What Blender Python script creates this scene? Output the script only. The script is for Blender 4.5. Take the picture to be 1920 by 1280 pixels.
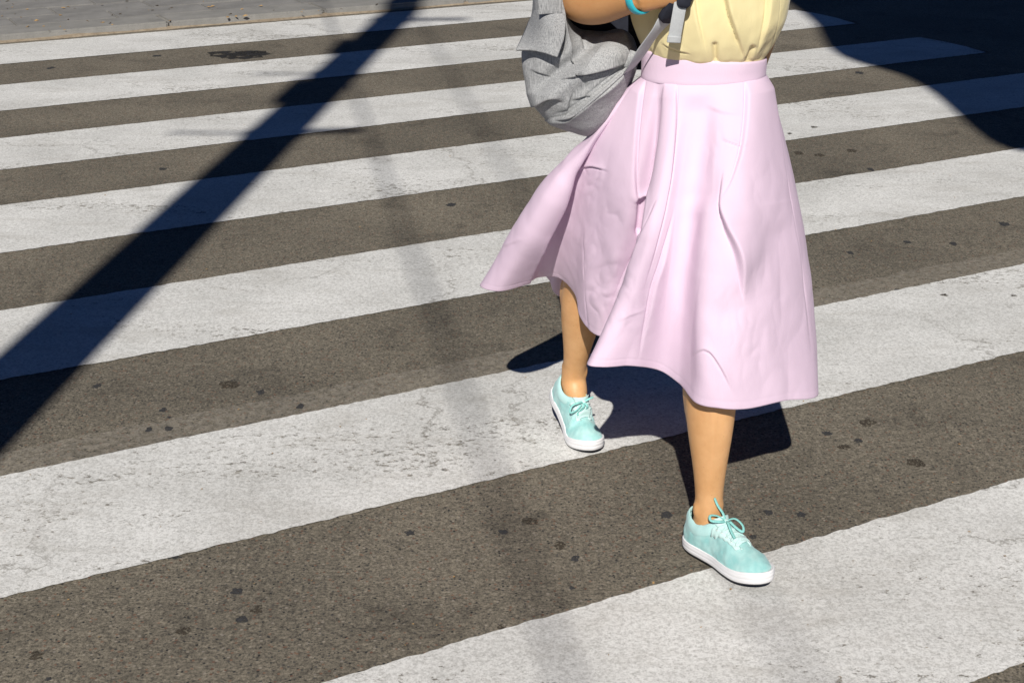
import bpy, bmesh, math, random
import numpy as np
from mathutils import Vector, Matrix, noise as mnoise

random.seed(7)
rng = np.random.default_rng(7)
SC = bpy.context.scene
COL = SC.collection
for o in list(bpy.data.objects):
    bpy.data.objects.remove(o)

# ------------------------------------------------------------------ camera
CAM_H = 1.55
TILT = math.radians(21.748)
FPX = 2750.0                                   # focal length in pixels of a 1920 px wide picture
cam = bpy.data.cameras.new('camera')
cam.sensor_width = 36.0
cam.lens = FPX / 1920.0 * 36.0
cam.clip_start = 0.05
cam.clip_end = 1000
cam_o = bpy.data.objects.new('camera', cam)
cam_o.location = (0, 0, CAM_H)
cam_o.rotation_euler = (math.radians(90) - TILT, 0, 0)
COL.objects.link(cam_o)
SC.camera = cam_o

# ------------------------------------------------------------------ sky, sun, exposure
SUN_AZ = math.radians(5.5)                     # direction in which shadows run, clockwise from +Y
SUN_EL = math.radians(37.0)
world = bpy.data.worlds.new('World')
SC.world = world
world.use_nodes = True
wn = world.node_tree
wn.nodes.clear()
sky = wn.nodes.new('ShaderNodeTexSky')
sky.sky_type = 'NISHITA'
sky.sun_disc = False
sky.sun_elevation = SUN_EL
sky.sun_rotation = math.pi + SUN_AZ
sky.altitude = 0
sky.air_density = 0.32
sky.dust_density = 0.0
sky.ozone_density = 10.0
bg = wn.nodes.new('ShaderNodeBackground')
bg.inputs[1].default_value = 0.05
wo = wn.nodes.new('ShaderNodeOutputWorld')
wn.links.new(sky.outputs[0], bg.inputs[0])
wn.links.new(bg.outputs[0], wo.inputs[0])

sun = bpy.data.lights.new('sun', 'SUN')
sun.energy = 5.0
sun.angle = math.radians(0.5)
sun.color = (1.0, 0.955, 0.89)
sun_o = bpy.data.objects.new('sun', sun)
sdir = Vector((math.sin(SUN_AZ) * math.cos(SUN_EL), math.cos(SUN_AZ) * math.cos(SUN_EL), -math.sin(SUN_EL)))
sun_o.rotation_euler = sdir.to_track_quat('-Z', 'Y').to_euler()
sun_o.location = (-2, -8, 12)
COL.objects.link(sun_o)

SC.view_settings.view_transform = 'Standard'
SC.view_settings.look = 'None'
SC.view_settings.exposure = 0.08
SC.view_settings.gamma = 1.0
SC.render.engine = 'CYCLES'
SC.cycles.use_denoising = True
SC.cycles.max_bounces = 6

# ------------------------------------------------------------------ helpers
CT, ST = math.cos(TILT), math.sin(TILT)

def P(x, y, Y):
    """surveyed point: the line of sight through photo pixel (x, y) at ground distance Y"""
    a, b = x - 960.0, -(y - 640.0)
    dx, dy, dz = a, FPX * CT + b * ST, -FPX * ST + b * CT
    t = Y / dy
    return np.array([dx * t, Y, CAM_H + dz * t])

def G(x, y, z=0.0):
    a, b = x - 960.0, -(y - 640.0)
    dx, dy, dz = a, FPX * CT + b * ST, -FPX * ST + b * CT
    t = (z - CAM_H) / dz
    return np.array([dx * t, dy * t, z])

def survey(V):
    """photo coordinates (1920 x 1280) of points, for laying creases on cloth"""
    V = np.asarray(V, float) - [0, 0, CAM_H]
    zc = V[..., 1] * CT - V[..., 2] * ST
    yc = V[..., 1] * ST + V[..., 2] * CT
    return np.stack([960 + FPX * V[..., 0] / zc, 640 - FPX * yc / zc], -1)

def mesh_obj(name, verts, faces, mat, parent=None, smooth=True, col=None):
    me = bpy.data.meshes.new(name)
    me.from_pydata([tuple(map(float, v)) for v in verts], [], [tuple(map(int, f)) for f in faces])
    me.update()
    if smooth:
        me.polygons.foreach_set('use_smooth', [True] * len(me.polygons))
    o = bpy.data.objects.new(name, me)
    if mat is not None:
        me.materials.append(mat)
    COL.objects.link(o)
    if parent is not None:
        o.parent = parent
    return o

def empty(name, loc=(0, 0, 0)):
    o = bpy.data.objects.new(name, None)
    o.location = loc
    o.empty_display_size = 0.1
    COL.objects.link(o)
    return o

def tag(o, label=None, cat=None, group=None, kind=None):
    if label: o['label'] = label
    if cat: o['category'] = cat
    if group: o['group'] = group
    if kind: o['kind'] = kind
    return o

def fit(o, root):
    """keep world placement under a parent that is not at the origin"""
    o.parent = root
    o.matrix_parent_inverse = Matrix.Translation(root.location).inverted()
    return o

class MB:
    def __init__(self): self.v, self.f = [], []
    def add(self, v, f):
        n = len(self.v)
        self.v += [tuple(p) for p in v]
        self.f += [tuple(i + n for i in q) for q in f]
        return self
    def box(self, c, s, rz=0.0):
        cx, cy, cz = c; hx, hy, hz = s[0] / 2, s[1] / 2, s[2] / 2
        cr, sr = math.cos(rz), math.sin(rz)
        vs = []
        for z in (-hz, hz):
            for x, y in ((-hx, -hy), (hx, -hy), (hx, hy), (-hx, hy)):
                vs.append((cx + x * cr - y * sr, cy + x * sr + y * cr, cz + z))
        return self.add(vs, [(3, 2, 1, 0), (4, 5, 6, 7), (0, 1, 5, 4), (1, 2, 6, 5), (2, 3, 7, 6), (3, 0, 4, 7)])
    def tube(self, pts, rad, n=16, flat=1.0, up=None, cap=True):
        v, f = sweep(pts, rad, n, flat, up, cap)
        return self.add(v, f)
    def build(self, name, mat, parent=None, smooth=True):
        return mesh_obj(name, self.v, self.f, mat, parent, smooth)

def sweep(pts, rad, n=16, flat=1.0, up=None, cap=True):
    """rings along a path; rad = one radius or (a, b) per point, a across 'up', b along it"""
    pts = np.asarray(pts, float)
    m = len(pts)
    if np.isscalar(rad): rad = [rad] * m
    T = np.gradient(pts, axis=0)
    T /= np.linalg.norm(T, axis=1)[:, None] + 1e-12
    u0 = np.array(up if up is not None else (0, 0, 1.0), float)
    if up is None and abs(T[0] @ u0) > 0.9: u0 = np.array((0, 1.0, 0))
    V, F = [], []
    nrm = u0 - T[0] * (u0 @ T[0]); nrm /= np.linalg.norm(nrm)
    for i in range(m):
        nrm = nrm - T[i] * (nrm @ T[i]); nrm /= np.linalg.norm(nrm) + 1e-12
        bi = np.cross(T[i], nrm)
        r = rad[i]
        ra, rb = (r, r * flat) if np.isscalar(r) else r
        for k in range(n):
            a = 2 * math.pi * k / n
            V.append(pts[i] + bi * (ra * math.cos(a)) + nrm * (rb * math.sin(a)))
    for i in range(m - 1):
        for k in range(n):
            k2 = (k + 1) % n
            F.append((i * n + k, i * n + k2, (i + 1) * n + k2, (i + 1) * n + k))
    if cap:
        V.append(pts[0]); V.append(pts[-1])
        a, b = len(V) - 2, len(V) - 1
        for k in range(n):
            k2 = (k + 1) % n
            F.append((a, k2, k)); F.append((b, (m - 1) * n + k, (m - 1) * n + k2))
    return V, F

def spline(pts, n, closed=False):
    """Catmull-Rom through control rows"""
    p = np.asarray(pts, float)
    if p.ndim == 1: p = p[:, None]
    m = len(p)
    segs = m if closed else m - 1
    t = np.linspace(0, segs, n, endpoint=not closed)
    i = np.minimum(np.floor(t).astype(int), segs - 1)
    f = (t - i)[:, None]
    def at(k):
        return p[k % m] if closed else p[np.clip(k, 0, m - 1)]
    a, b, c, d = at(i - 1), at(i), at(i + 1), at(i + 2)
    return 0.5 * (2 * b + (c - a) * f + (2 * a - 5 * b + 4 * c - d) * f ** 2 + (3 * b - a - 3 * c + d) * f ** 3)

def grid_faces(nu, nv, closed_u=False):
    F = []
    for i in range(nu if closed_u else nu - 1):
        i2 = (i + 1) % nu
        for j in range(nv - 1):
            F.append((i * nv + j, i2 * nv + j, i2 * nv + j + 1, i * nv + j + 1))
    return F

def grid_normals(S, closed_u=False):
    if closed_u:
        du = np.roll(S, -1, 0) - np.roll(S, 1, 0)
    else:
        du = np.gradient(S, axis=0)
    dv = np.gradient(S, axis=1)
    n = np.cross(du, dv)
    return n / (np.linalg.norm(n, axis=-1, keepdims=True) + 1e-12)

def poly_dist(pix, line):
    """signed distance (left of travel < 0) and parameter along a polyline, in photo pixels"""
    line = np.asarray(line, float)
    best = np.full(pix.shape[:-1], 1e9); sg = np.zeros_like(best); par = np.zeros_like(best)
    L = np.r_[0, np.cumsum(np.linalg.norm(np.diff(line, axis=0), axis=1))]
    for k in range(len(line) - 1):
        a, b = line[k], line[k + 1]
        d = b - a; l = np.linalg.norm(d)
        t = np.clip(((pix - a) @ d) / (l * l), 0, 1)
        q = a + t[..., None] * d
        w = pix - q
        ds = np.linalg.norm(w, axis=-1)
        cr = d[0] * w[..., 1] - d[1] * w[..., 0]
        m = ds < best
        best = np.where(m, ds, best)
        sg = np.where(m, np.sign(cr), sg)
        par = np.where(m, (L[k] + t * l) / L[-1], par)
    return best * sg, par

def crease_field(pix, creases):
    """height (m) of a set of creases.
    ('valley'|'ridge', line, depth, width px) or ('step', line, depth, width on + side, width on - side)"""
    h = np.zeros(pix.shape[:-1])
    for c in creases:
        kind, line, dep = c[0], c[1], c[2]
        if len(line) > 2: line = spline(line, 8 * len(line))
        d, t = poly_dist(pix, line)
        fade = np.clip(t / 0.18, 0, 1) * np.clip((1 - t) / 0.18, 0, 1)
        fade = fade * fade * (3 - 2 * fade)
        if kind == 'stepa':           # no fade at the start
            fade = np.clip((1 - t) / 0.25, 0, 1); kind = 'step'
        if kind[:4] in ('fold', 'plea'):   # one raised lip falling away sharply on the other side
            f0 = np.ones_like(t) if kind[:4] == 'plea' else np.clip(t / 0.42, 0, 1)
            fade = f0 * np.clip((1 - t) / 0.42, 0, 1)
            fade = fade * fade * (3 - 2 * fade)
            if kind[-1] in 'RU': d = -d
            s = 1 / (1 + np.exp(-d / 1.1))
            h += dep * fade * s * np.exp(-np.abs(d) / c[3]) * np.clip(1 - np.abs(d) / (2.2 * c[3]), 0, 1)
            if dep >= .006: h -= min(dep * .45, .006) * fade * np.exp(-((d + 1.5) / 1.7) ** 2)
        elif kind == 'valley': h -= dep * fade * np.exp(-(d / c[3]) ** 2)
        elif kind == 'ridge': h += dep * fade * np.exp(-(d / c[3]) ** 2)
        else:
            s = np.tanh(d / 1.3)
            w = np.where(d > 0, np.exp(-(d / c[3]) ** 2), np.exp(-(d / c[4]) ** 2))
            h += dep * fade * s * w * 0.5
    return h

def fbm(x, y, z=0.0, oct=3):
    v, a = 0.0, 1.0
    for k in range(oct):
        v += a * mnoise.noise((x * 2 ** k, y * 2 ** k, z + 7.3 * k))
        a *= 0.5
    return v

# ------------------------------------------------------------------ materials
def mat(name):
    m = bpy.data.materials.new(name)
    m.use_nodes = True
    nt = m.node_tree
    b = nt.nodes['Principled BSDF']
    return m, nt, b

def N(nt, kind, **kw):
    n = nt.nodes.new(kind)
    for k, v in kw.items():
        if k.startswith('i_'):
            n.inputs[int(k[2:])].default_value = v
        else:
            setattr(n, k, v)
    return n

def mix(nt, fac, a, b, mode='MIX'):
    n = nt.nodes.new('ShaderNodeMix')
    n.data_type = 'RGBA'
    n.blend_type = mode
    for sock, val in ((n.inputs[0], fac), (n.inputs[6], a), (n.inputs[7], b)):
        if hasattr(val, 'links'): nt.links.new(val, sock)
        elif isinstance(val, (tuple, list)): sock.default_value = (*val, 1.0) if len(val) == 3 else val
        else: sock.default_value = val
    return n.outputs[2]

def ramp(nt, val, stops, interp='LINEAR'):
    r = nt.nodes.new('ShaderNodeValToRGB')
    r.color_ramp.interpolation = interp
    el = r.color_ramp.elements
    while len(el) < len(stops): el.new(0.5)
    for e, (p, c) in zip(el, stops):
        e.position = p
        e.color = (*c, 1) if isinstance(c, tuple) else (c, c, c, 1)
    nt.links.new(val, r.inputs[0])
    return r.outputs[0]

def coords(nt, kind='Object', scale=(1, 1, 1), rot=(0, 0, 0)):
    t = nt.nodes.new('ShaderNodeTexCoord')
    m = nt.nodes.new('ShaderNodeMapping')
    m.inputs['Scale'].default_value = scale
    m.inputs['Rotation'].default_value = rot
    nt.links.new(t.outputs[kind], m.inputs[0])
    return m.outputs[0]

def tex_noise(nt, vec, scale, detail=2.0, rough=0.5, dist=0.0):
    n = nt.nodes.new('ShaderNodeTexNoise')
    n.inputs['Scale'].default_value = scale
    n.inputs['Detail'].default_value = detail
    n.inputs['Roughness'].default_value = rough
    n.inputs['Distortion'].default_value = dist
    nt.links.new(vec, n.inputs['Vector'])
    return n.outputs[0]

def tex_voro(nt, vec, scale, feature='F1', rnd=1.0):
    n = nt.nodes.new('ShaderNodeTexVoronoi')
    n.feature = feature
    n.inputs['Scale'].default_value = scale
    n.inputs['Randomness'].default_value = rnd
    nt.links.new(vec, n.inputs['Vector'])
    return n

def bump(nt, b, h, strength=0.3, dist=0.002, prev=None):
    n = nt.nodes.new('ShaderNodeBump')
    n.inputs['Strength'].default_value = strength
    n.inputs['Distance'].default_value = dist
    nt.links.new(h, n.inputs['Height'])
    if prev is not None: nt.links.new(prev, n.inputs['Normal'])
    nt.links.new(n.outputs[0], b.inputs['Normal'])
    return n.outputs[0]

def plain(name, col, rough=0.6, spec=0.5, var=0.0, scale=30, metal=0.0):
    m, nt, b = mat(name)
    b.inputs['Base Color'].default_value = (*col, 1)
    b.inputs['Roughness'].default_value = rough
    b.inputs['Specular IOR Level'].default_value = spec
    b.inputs['Metallic'].default_value = metal
    if var:
        n = tex_noise(nt, coords(nt), scale, 4)
        c = mix(nt, ramp(nt, n, [(0.3, 0.0), (0.7, 1.0)]), tuple(x * (1 - var) for x in col), tuple(min(1, x * (1 + var)) for x in col))
        nt.links.new(c, b.inputs['Base Color'])
    return m

ALPHA = math.radians(28.034)                    # run of the crossing's stripes
UX = np.array([math.cos(ALPHA), math.sin(ALPHA)])
NX = np.array([-math.sin(ALPHA), math.cos(ALPHA)])

def math_n(nt, op, a, b=None, c=None):
    n = nt.nodes.new('ShaderNodeMath'); n.operation = op
    for i, v in enumerate((a, b, c)):
        if v is None: continue
        if hasattr(v, 'links'): nt.links.new(v, n.inputs[i])
        else: n.inputs[i].default_value = v
    return n.outputs[0]

def asphalt_nodes(nt, vec):
    """colour and height of worn asphalt with exposed aggregate"""
    base = mix(nt, ramp(nt, tex_noise(nt, vec, 1.3, 4, 0.6), [(0.3, 0.0), (0.72, 1.0)]), (0.118, 0.108, 0.089), (0.196, 0.178, 0.145))
    fine = tex_noise(nt, vec, 135, 4, 0.9)
    base = mix(nt, 1.0, base, mix(nt, ramp(nt, fine, [(0.34, 0.0), (0.66, 1.0)]), (0.20, 0.20, 0.21), (1.85, 1.80, 1.70)), 'MULTIPLY')
    mott = ramp(nt, tex_noise(nt, vec, 48, 2, 0.6), [(0.35, 0.0), (0.65, 1.0)])
    base = mix(nt, 1.0, base, mix(nt, mott, (0.78, 0.78, 0.78), (1.18, 1.17, 1.15)), 'MULTIPLY')
    v = tex_voro(nt, vec, 115)
    sep = nt.nodes.new('ShaderNodeSeparateColor'); nt.links.new(v.outputs['Color'], sep.inputs[0])
    # density of dark stones changes over the road
    dens = ramp(nt, tex_noise(nt, vec, 2.2, 2), [(0.35, 0.80), (0.65, 0.56)])
    dark = math_n(nt, 'GREATER_THAN', sep.outputs[0], dens)
    core = ramp(nt, math_n(nt, 'ADD', v.outputs['Distance'], math_n(nt, 'MULTIPLY', fine, 0.35)), [(0.42, 1.0), (0.58, 0.0)])
    stone = mix(nt, sep.outputs[1], (0.012, 0.014, 0.016), (0.080, 0.076, 0.068))
    base = mix(nt, math_n(nt, 'MULTIPLY', dark, core), base, stone)
    red = math_n(nt, 'MULTIPLY', math_n(nt, 'GREATER_THAN', sep.outputs[2], 0.93), core)
    base = mix(nt, math_n(nt, 'MULTIPLY', red, 0.55), base, (0.21, 0.105, 0.065))
    pale = math_n(nt, 'MULTIPLY', math_n(nt, 'LESS_THAN', sep.outputs[2], 0.04), core)
    base = mix(nt, math_n(nt, 'MULTIPLY', pale, 0.6), base, (0.34, 0.30, 0.245))
    blot = ramp(nt, tex_noise(nt, vec, 5.5, 4, 0.65, 0.6), [(0.54, 0.0), (0.74, 1.0)])
    base = mix(nt, math_n(nt, 'MULTIPLY', blot, 0.6), base, mix(nt, 1.0, base, (0.42, 0.42, 0.43), 'MULTIPLY'))
    return base, fine

def make_asphalt():
    m, nt, b = mat('worn_asphalt')
    vec = coords(nt)
    base, height = asphalt_nodes(nt, vec)
    # pale ghost of an older painted stripe, parallel to the crossing
    rv = coords(nt, rot=(0, 0, -ALPHA))
    sp = nt.nodes.new('ShaderNodeSeparateXYZ'); nt.links.new(rv, sp.inputs[0])
    wob = tex_noise(nt, rv, 9, 4, 0.6)
    yy = math_n(nt, 'ADD', sp.outputs[1], math_n(nt, 'MULTIPLY', math_n(nt, 'SUBTRACT', wob, 0.5), 0.05))
    band = math_n(nt, 'MULTIPLY', math_n(nt, 'GREATER_THAN', yy, 3.2), math_n(nt, 'LESS_THAN', yy, 3.37))
    wear = ramp(nt, tex_noise(nt, rv, 45, 4, 0.7), [(0.40, 0.1), (0.62, 1.0)])
    base = mix(nt, math_n(nt, 'MULTIPLY', math_n(nt, 'MULTIPLY', band, wear), 0.42), base, (0.34, 0.31, 0.26))
    nt.links.new(base, b.inputs['Base Color'])
    b.inputs['Roughness'].default_value = 0.9
    b.inputs['Specular IOR Level'].default_value = 0.25
    bump(nt, b, height, 0.6, 0.003)
    return m

def make_paint():
    m, nt, b = mat('worn_white_road_paint')
    vec = coords(nt)
    rv = coords(nt, rot=(0, 0, -ALPHA), scale=(0.35, 1, 1))
    asp, height = asphalt_nodes(nt, vec)
    tone = ramp(nt, tex_noise(nt, vec, 2.4, 4, 0.6), [(0.3, 0.0), (0.7, 1.0)])
    paint = mix(nt, tone, (0.60, 0.598, 0.575), (0.77, 0.768, 0.745))
    grain = tex_noise(nt, vec, 120, 4, 0.9)
    paint = mix(nt, 1.0, paint, mix(nt, ramp(nt, grain, [(0.32, 0.0), (0.58, 1.0)]), (0.55, 0.545, 0.53), (1.08, 1.08, 1.08)), 'MULTIPLY')
    # pits where the paint has worn off the stones, gathered in streaks along the stripe
    area = ramp(nt, tex_noise(nt, rv, 2.6, 4, 0.6, 0.4), [(0.42, 0.0), (0.70, 1.0)])
    pits = tex_noise(nt, coords(nt, rot=(0, 0, -ALPHA), scale=(0.6, 1, 1)), 62, 4, 0.8)
    thr = math_n(nt, 'SUBTRACT', 0.69, math_n(nt, 'MULTIPLY', area, 0.20))
    worn = ramp(nt, math_n(nt, 'SUBTRACT', pits, thr), [(0.0, 0.0), (0.06, 1.0)])
    c = mix(nt, math_n(nt, 'MULTIPLY', worn, 0.8), paint, asp)
    dirt = ramp(nt, tex_noise(nt, rv, 8, 5, 0.7, 0.5), [(0.50, 0.0), (0.85, 1.0)])
    c = mix(nt, math_n(nt, 'MULTIPLY', dirt, 0.5), c, (0.33, 0.305, 0.26))
    # a few hairline cracks
    cr = tex_voro(nt, coords(nt, scale=(1.1, 1.1, 1.1)), 0.55, 'DISTANCE_TO_EDGE')
    nd = tex_noise(nt, vec, 6, 5, 0.7)
    line = ramp(nt, math_n(nt, 'ABSOLUTE', math_n(nt, 'ADD', math_n(nt, 'SUBTRACT', cr.outputs['Distance'], 0.06), math_n(nt, 'MULTIPLY', math_n(nt, 'SUBTRACT', nd, 0.5), 0.16))), [(0.0, 1.0), (0.004, 0.0)])
    keep = ramp(nt, tex_noise(nt, vec, 1.1, 1), [(0.50, 0.0), (0.56, 1.0)])
    c = mix(nt, math_n(nt, 'MULTIPLY', math_n(nt, 'MULTIPLY', line, keep), 0.6), c, (0.16, 0.145, 0.12))
    nt.links.new(c, b.inputs['Base Color'])
    b.inputs['Roughness'].default_value = 0.75
    b.inputs['Specular IOR Level'].default_value = 0.3
    bump(nt, b, grain, 0.5, 0.0018)
    return m

def make_stone(name, c0, c1, scale=6):
    m, nt, b = mat(name)
    vec = coords(nt)
    c = mix(nt, ramp(nt, tex_noise(nt, vec, scale, 6, 0.65), [(0.3, 0.0), (0.7, 1.0)]), c0, c1)
    c = mix(nt, 0.5, c, mix(nt, tex_noise(nt, vec, 160, 3), (0.6, 0.6, 0.6), (1.3, 1.3, 1.3)), 'MULTIPLY')
    st = ramp(nt, tex_noise(nt, vec, 3.0, 5, 0.7, 0.8), [(0.58, 0.0), (0.75, 1.0)])
    c = mix(nt, math_n(nt, 'MULTIPLY', st, 0.5), c, tuple(x * 0.45 for x in c0))
    nt.links.new(c, b.inputs['Base Color'])
    b.inputs['Roughness'].default_value = 0.85
    bump(nt, b, tex_noise(nt, vec, 60, 5, 0.7), 0.5, 0.004)
    return m

def make_cloth(name, col, weave=900, rough=0.65, sheen=0.3, trans=0.0, wrinkle=0.0, tone=0.05):
    m, nt, b = mat(name)
    vec = coords(nt)
    n = tex_noise(nt, vec, 14, 3)
    c = mix(nt, ramp(nt, n, [(0.3, 0.0), (0.7, 1.0)]), tuple(x * (1 - tone) for x in col), tuple(min(1, x * (1 + tone)) for x in col))
    nt.links.new(c, b.inputs['Base Color'])
    b.inputs['Roughness'].default_value = rough
    b.inputs['Specular IOR Level'].default_value = 0.2
    b.inputs['Sheen Weight'].default_value = sheen
    b.inputs['Sheen Roughness'].default_value = 0.4
    h = tex_noise(nt, coords(nt, scale=(1, 1, .25)), weave * .5, 2)
    nr = bump(nt, b, h, 0.3, 0.0008)
    if wrinkle:
        w = tex_noise(nt, coords(nt, scale=(1, 1, 0.6)), 22, 4, 0.55, 0.7)
        bump(nt, b, w, wrinkle, 0.006, nr)
    if trans:
        out = nt.nodes['Material Output']
        tr = nt.nodes.new('ShaderNodeBsdfTranslucent'); nt.links.new(c, tr.inputs[0])
        ms = nt.nodes.new('ShaderNodeMixShader'); ms.inputs[0].default_value = trans
        nt.links.new(b.outputs[0], ms.inputs[1]); nt.links.new(tr.outputs[0], ms.inputs[2])
        nt.links.new(ms.outputs[0], out.inputs[0])
    return m

def make_heather(name, c0, c1):
    m, nt, b = mat(name)
    a = tex_noise(nt, coords(nt, scale=(1, 1, 0.05)), 900, 2, 0.6)
    bb = tex_noise(nt, coords(nt, scale=(0.08, 0.08, 1)), 800, 2, 0.6)
    c = mix(nt, ramp(nt, a, [(0.34, 0.0), (0.66, 1.0)]), c0, c1)
    c = mix(nt, 0.4, c, mix(nt, ramp(nt, bb, [(0.34, 0.0), (0.66, 1.0)]), (0.65, 0.64, 0.63), (1.2, 1.2, 1.2)), 'MULTIPLY')
    nt.links.new(c, b.inputs['Base Color'])
    b.inputs['Roughness'].default_value = 0.85
    b.inputs['Specular IOR Level'].default_value = 0.2
    bump(nt, b, a, 0.12, 0.0008)
    return m

def make_skin():
    m, nt, b = mat('tanned_skin_shaded_arms')
    vec = coords(nt)
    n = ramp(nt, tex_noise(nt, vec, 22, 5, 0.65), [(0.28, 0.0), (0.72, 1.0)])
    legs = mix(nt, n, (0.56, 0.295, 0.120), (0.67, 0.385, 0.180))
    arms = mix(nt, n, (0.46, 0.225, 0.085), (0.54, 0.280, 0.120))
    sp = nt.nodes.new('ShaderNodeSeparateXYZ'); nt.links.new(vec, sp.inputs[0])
    c = mix(nt, ramp(nt, sp.outputs[2], [(0.80, 0.0), (1.0, 1.0)]), legs, arms)      # arms darker: forearm shade put into the colour
    freck = tex_voro(nt, vec, 160)
    sf = nt.nodes.new('ShaderNodeSeparateColor'); nt.links.new(freck.outputs['Color'], sf.inputs[0])
    spot = math_n(nt, 'MULTIPLY', math_n(nt, 'GREATER_THAN', sf.outputs[0], 0.93), ramp(nt, freck.outputs['Distance'], [(0.12, 1.0), (0.28, 0.0)]))
    c = mix(nt, math_n(nt, 'MULTIPLY', spot, 0.35), c, (0.34, 0.15, 0.06))
    nt.links.new(c, b.inputs['Base Color'])
    b.inputs['Roughness'].default_value = 0.48
    b.inputs['Specular IOR Level'].default_value = 0.38
    b.inputs['Subsurface Weight'].default_value = 0.10
    b.inputs['Subsurface Radius'].default_value = (0.01, 0.004, 0.002)
    b.inputs['Subsurface Scale'].default_value = 0.5
    bump(nt, b, tex_noise(nt, vec, 380, 3), 0.16, 0.0008)
    return m

def make_knit(name, c0, c1):
    m, nt, b = mat(name)
    w = nt.nodes.new('ShaderNodeTexWave')
    w.inputs['Scale'].default_value = 150
    w.inputs['Distortion'].default_value = 1.0
    nt.links.new(coords(nt), w.inputs[0])
    n = tex_noise(nt, coords(nt), 38, 3)
    c = mix(nt, ramp(nt, n, [(0.35, 0.0), (0.65, 1.0)]), c0, c1)
    c = mix(nt, 0.35, c, mix(nt, w.outputs[1], (0.75, 0.75, 0.75), (1.15, 1.15, 1.15)), 'MULTIPLY')
    nt.links.new(c, b.inputs['Base Color'])
    b.inputs['Roughness'].default_value = 0.7
    b.inputs['Sheen Weight'].default_value = 0.2
    bump(nt, b, w.outputs[1], 0.25, 0.0008)
    return m

def ragged(name, col, keep=.45, scale=150):
    m, nt, b = mat(name)
    vec = coords(nt)
    c = mix(nt, tex_noise(nt, vec, scale * .7, 3), tuple(x * .6 for x in col), tuple(x * 1.5 for x in col))
    nt.links.new(c, b.inputs['Base Color'])
    b.inputs['Roughness'].default_value = .9
    b.inputs['Specular IOR Level'].default_value = .15
    nt.links.new(ramp(nt, tex_noise(nt, vec, scale, 4, .7), [(keep - .10, 0.0), (keep + .06, 1.0)]), b.inputs['Alpha'])
    return m

M = dict(
    asphalt=make_asphalt(), paint=make_paint(),
    kerb=make_stone('grey_kerb_stone', (0.20, 0.195, 0.18), (0.28, 0.27, 0.25)),
    slab=make_stone('grey_paving_slab', (0.17, 0.165, 0.155), (0.25, 0.242, 0.228)),
    bed=make_stone('mortar_bed', (0.09, 0.082, 0.07), (0.15, 0.135, 0.115)),
    sand=make_stone('sandy_dirt', (0.20, 0.155, 0.105), (0.34, 0.28, 0.205), 30),
    gum=ragged('trodden_gum', (0.045, 0.045, 0.046), .42, 150),
    gum_brown=ragged('brown_spot', (0.060, 0.050, 0.038), .50, 120),
    oil=ragged('oil_stain', (0.026, 0.025, 0.024), .46, 16),
    chip=plain('pale_paint_chip', (0.55, 0.53, 0.49), 0.8, 0.3, 0.1, 60),
    leaf=plain('dry_leaf_litter', (0.34, 0.22, 0.10), 0.8, 0.2, 0.3, 60),
    skirt=make_cloth('pink_cotton', (0.735, 0.572, 0.698), 1100, 0.8, 0.05, 0.08, 0.0, 0.012),
    blouse=make_cloth('pale_yellow_crepe', (0.88, 0.77, 0.43), 900, 0.75, 0.15, 0.15, 0.10, 0.03),
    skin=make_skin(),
    hair=plain('brown_hair', (0.06, 0.032, 0.016), 0.45, 0.5, 0.4, 120),
    eye=plain('eye_white', (0.75, 0.73, 0.70), 0.3),
    iris=plain('eye_iris', (0.05, 0.03, 0.02), 0.25),
    lip=plain('lip', (0.45, 0.16, 0.13), 0.4),
    knit=make_knit('mint_knit', (0.27, 0.56, 0.545), (0.42, 0.68, 0.655)),
    mint=make_cloth('mint_cotton', (0.44, 0.68, 0.66), 900, 0.7, 0.2, 0.0, 0.0, 0.05),
    mint_pale=make_cloth('pale_mint_overlay', (0.56, 0.77, 0.74), 900, 0.6, 0.2, 0.0, 0.0, 0.05),
    mint_dark=plain('mint_lace', (0.26, 0.60, 0.56), 0.7, 0.3, 0.1, 200),
    eyelet=plain('white_eyelet', (0.75, 0.80, 0.78), 0.5),
    rubber=plain('white_rubber', (0.80, 0.795, 0.80), 0.5, 0.4, 0.03, 40),
    outsole=plain('black_rubber_outsole', (0.03, 0.03, 0.034), 0.8, 0.3),
    heather=make_heather('grey_heather_canvas', (0.215, 0.220, 0.225), (0.46, 0.465, 0.465)),
    webbing=plain('grey_webbing', (0.42, 0.435, 0.44), 0.7, 0.3, 0.06, 300),
    pad=plain('navy_strap_pad', (0.018, 0.020, 0.030), 0.85, 0.25, 0.2, 80),
    cyan=plain('cyan_silicone', (0.03, 0.42, 0.50), 0.4, 0.5),
    screen=plain('black_glass_screen', (0.012, 0.012, 0.015), 0.12, 0.6),
    concrete=make_stone('pole_concrete', (0.30, 0.29, 0.27), (0.42, 0.41, 0.38), 4),
    steel=plain('galvanised_steel', (0.35, 0.36, 0.37), 0.45, 0.5, 0.1, 40, 0.8),
    cable=plain('black_cable', (0.02, 0.02, 0.02), 0.6),
    panel=plain('grey_panel', (0.42, 0.43, 0.44), 0.6, 0.4, 0.08, 3),
)

# ------------------------------------------------------------------ road and crossing
road = mesh_obj('road', [(-120, -120, 0), (120, -120, 0), (120, 120, 0), (-120, 120, 0)], [(0, 1, 2, 3)], M['asphalt'], smooth=False)
tag(road, kind='structure')

def on_road(u, n, z=0.0):
    p = UX * u + NX * n
    return (p[0], p[1], z)

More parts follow.
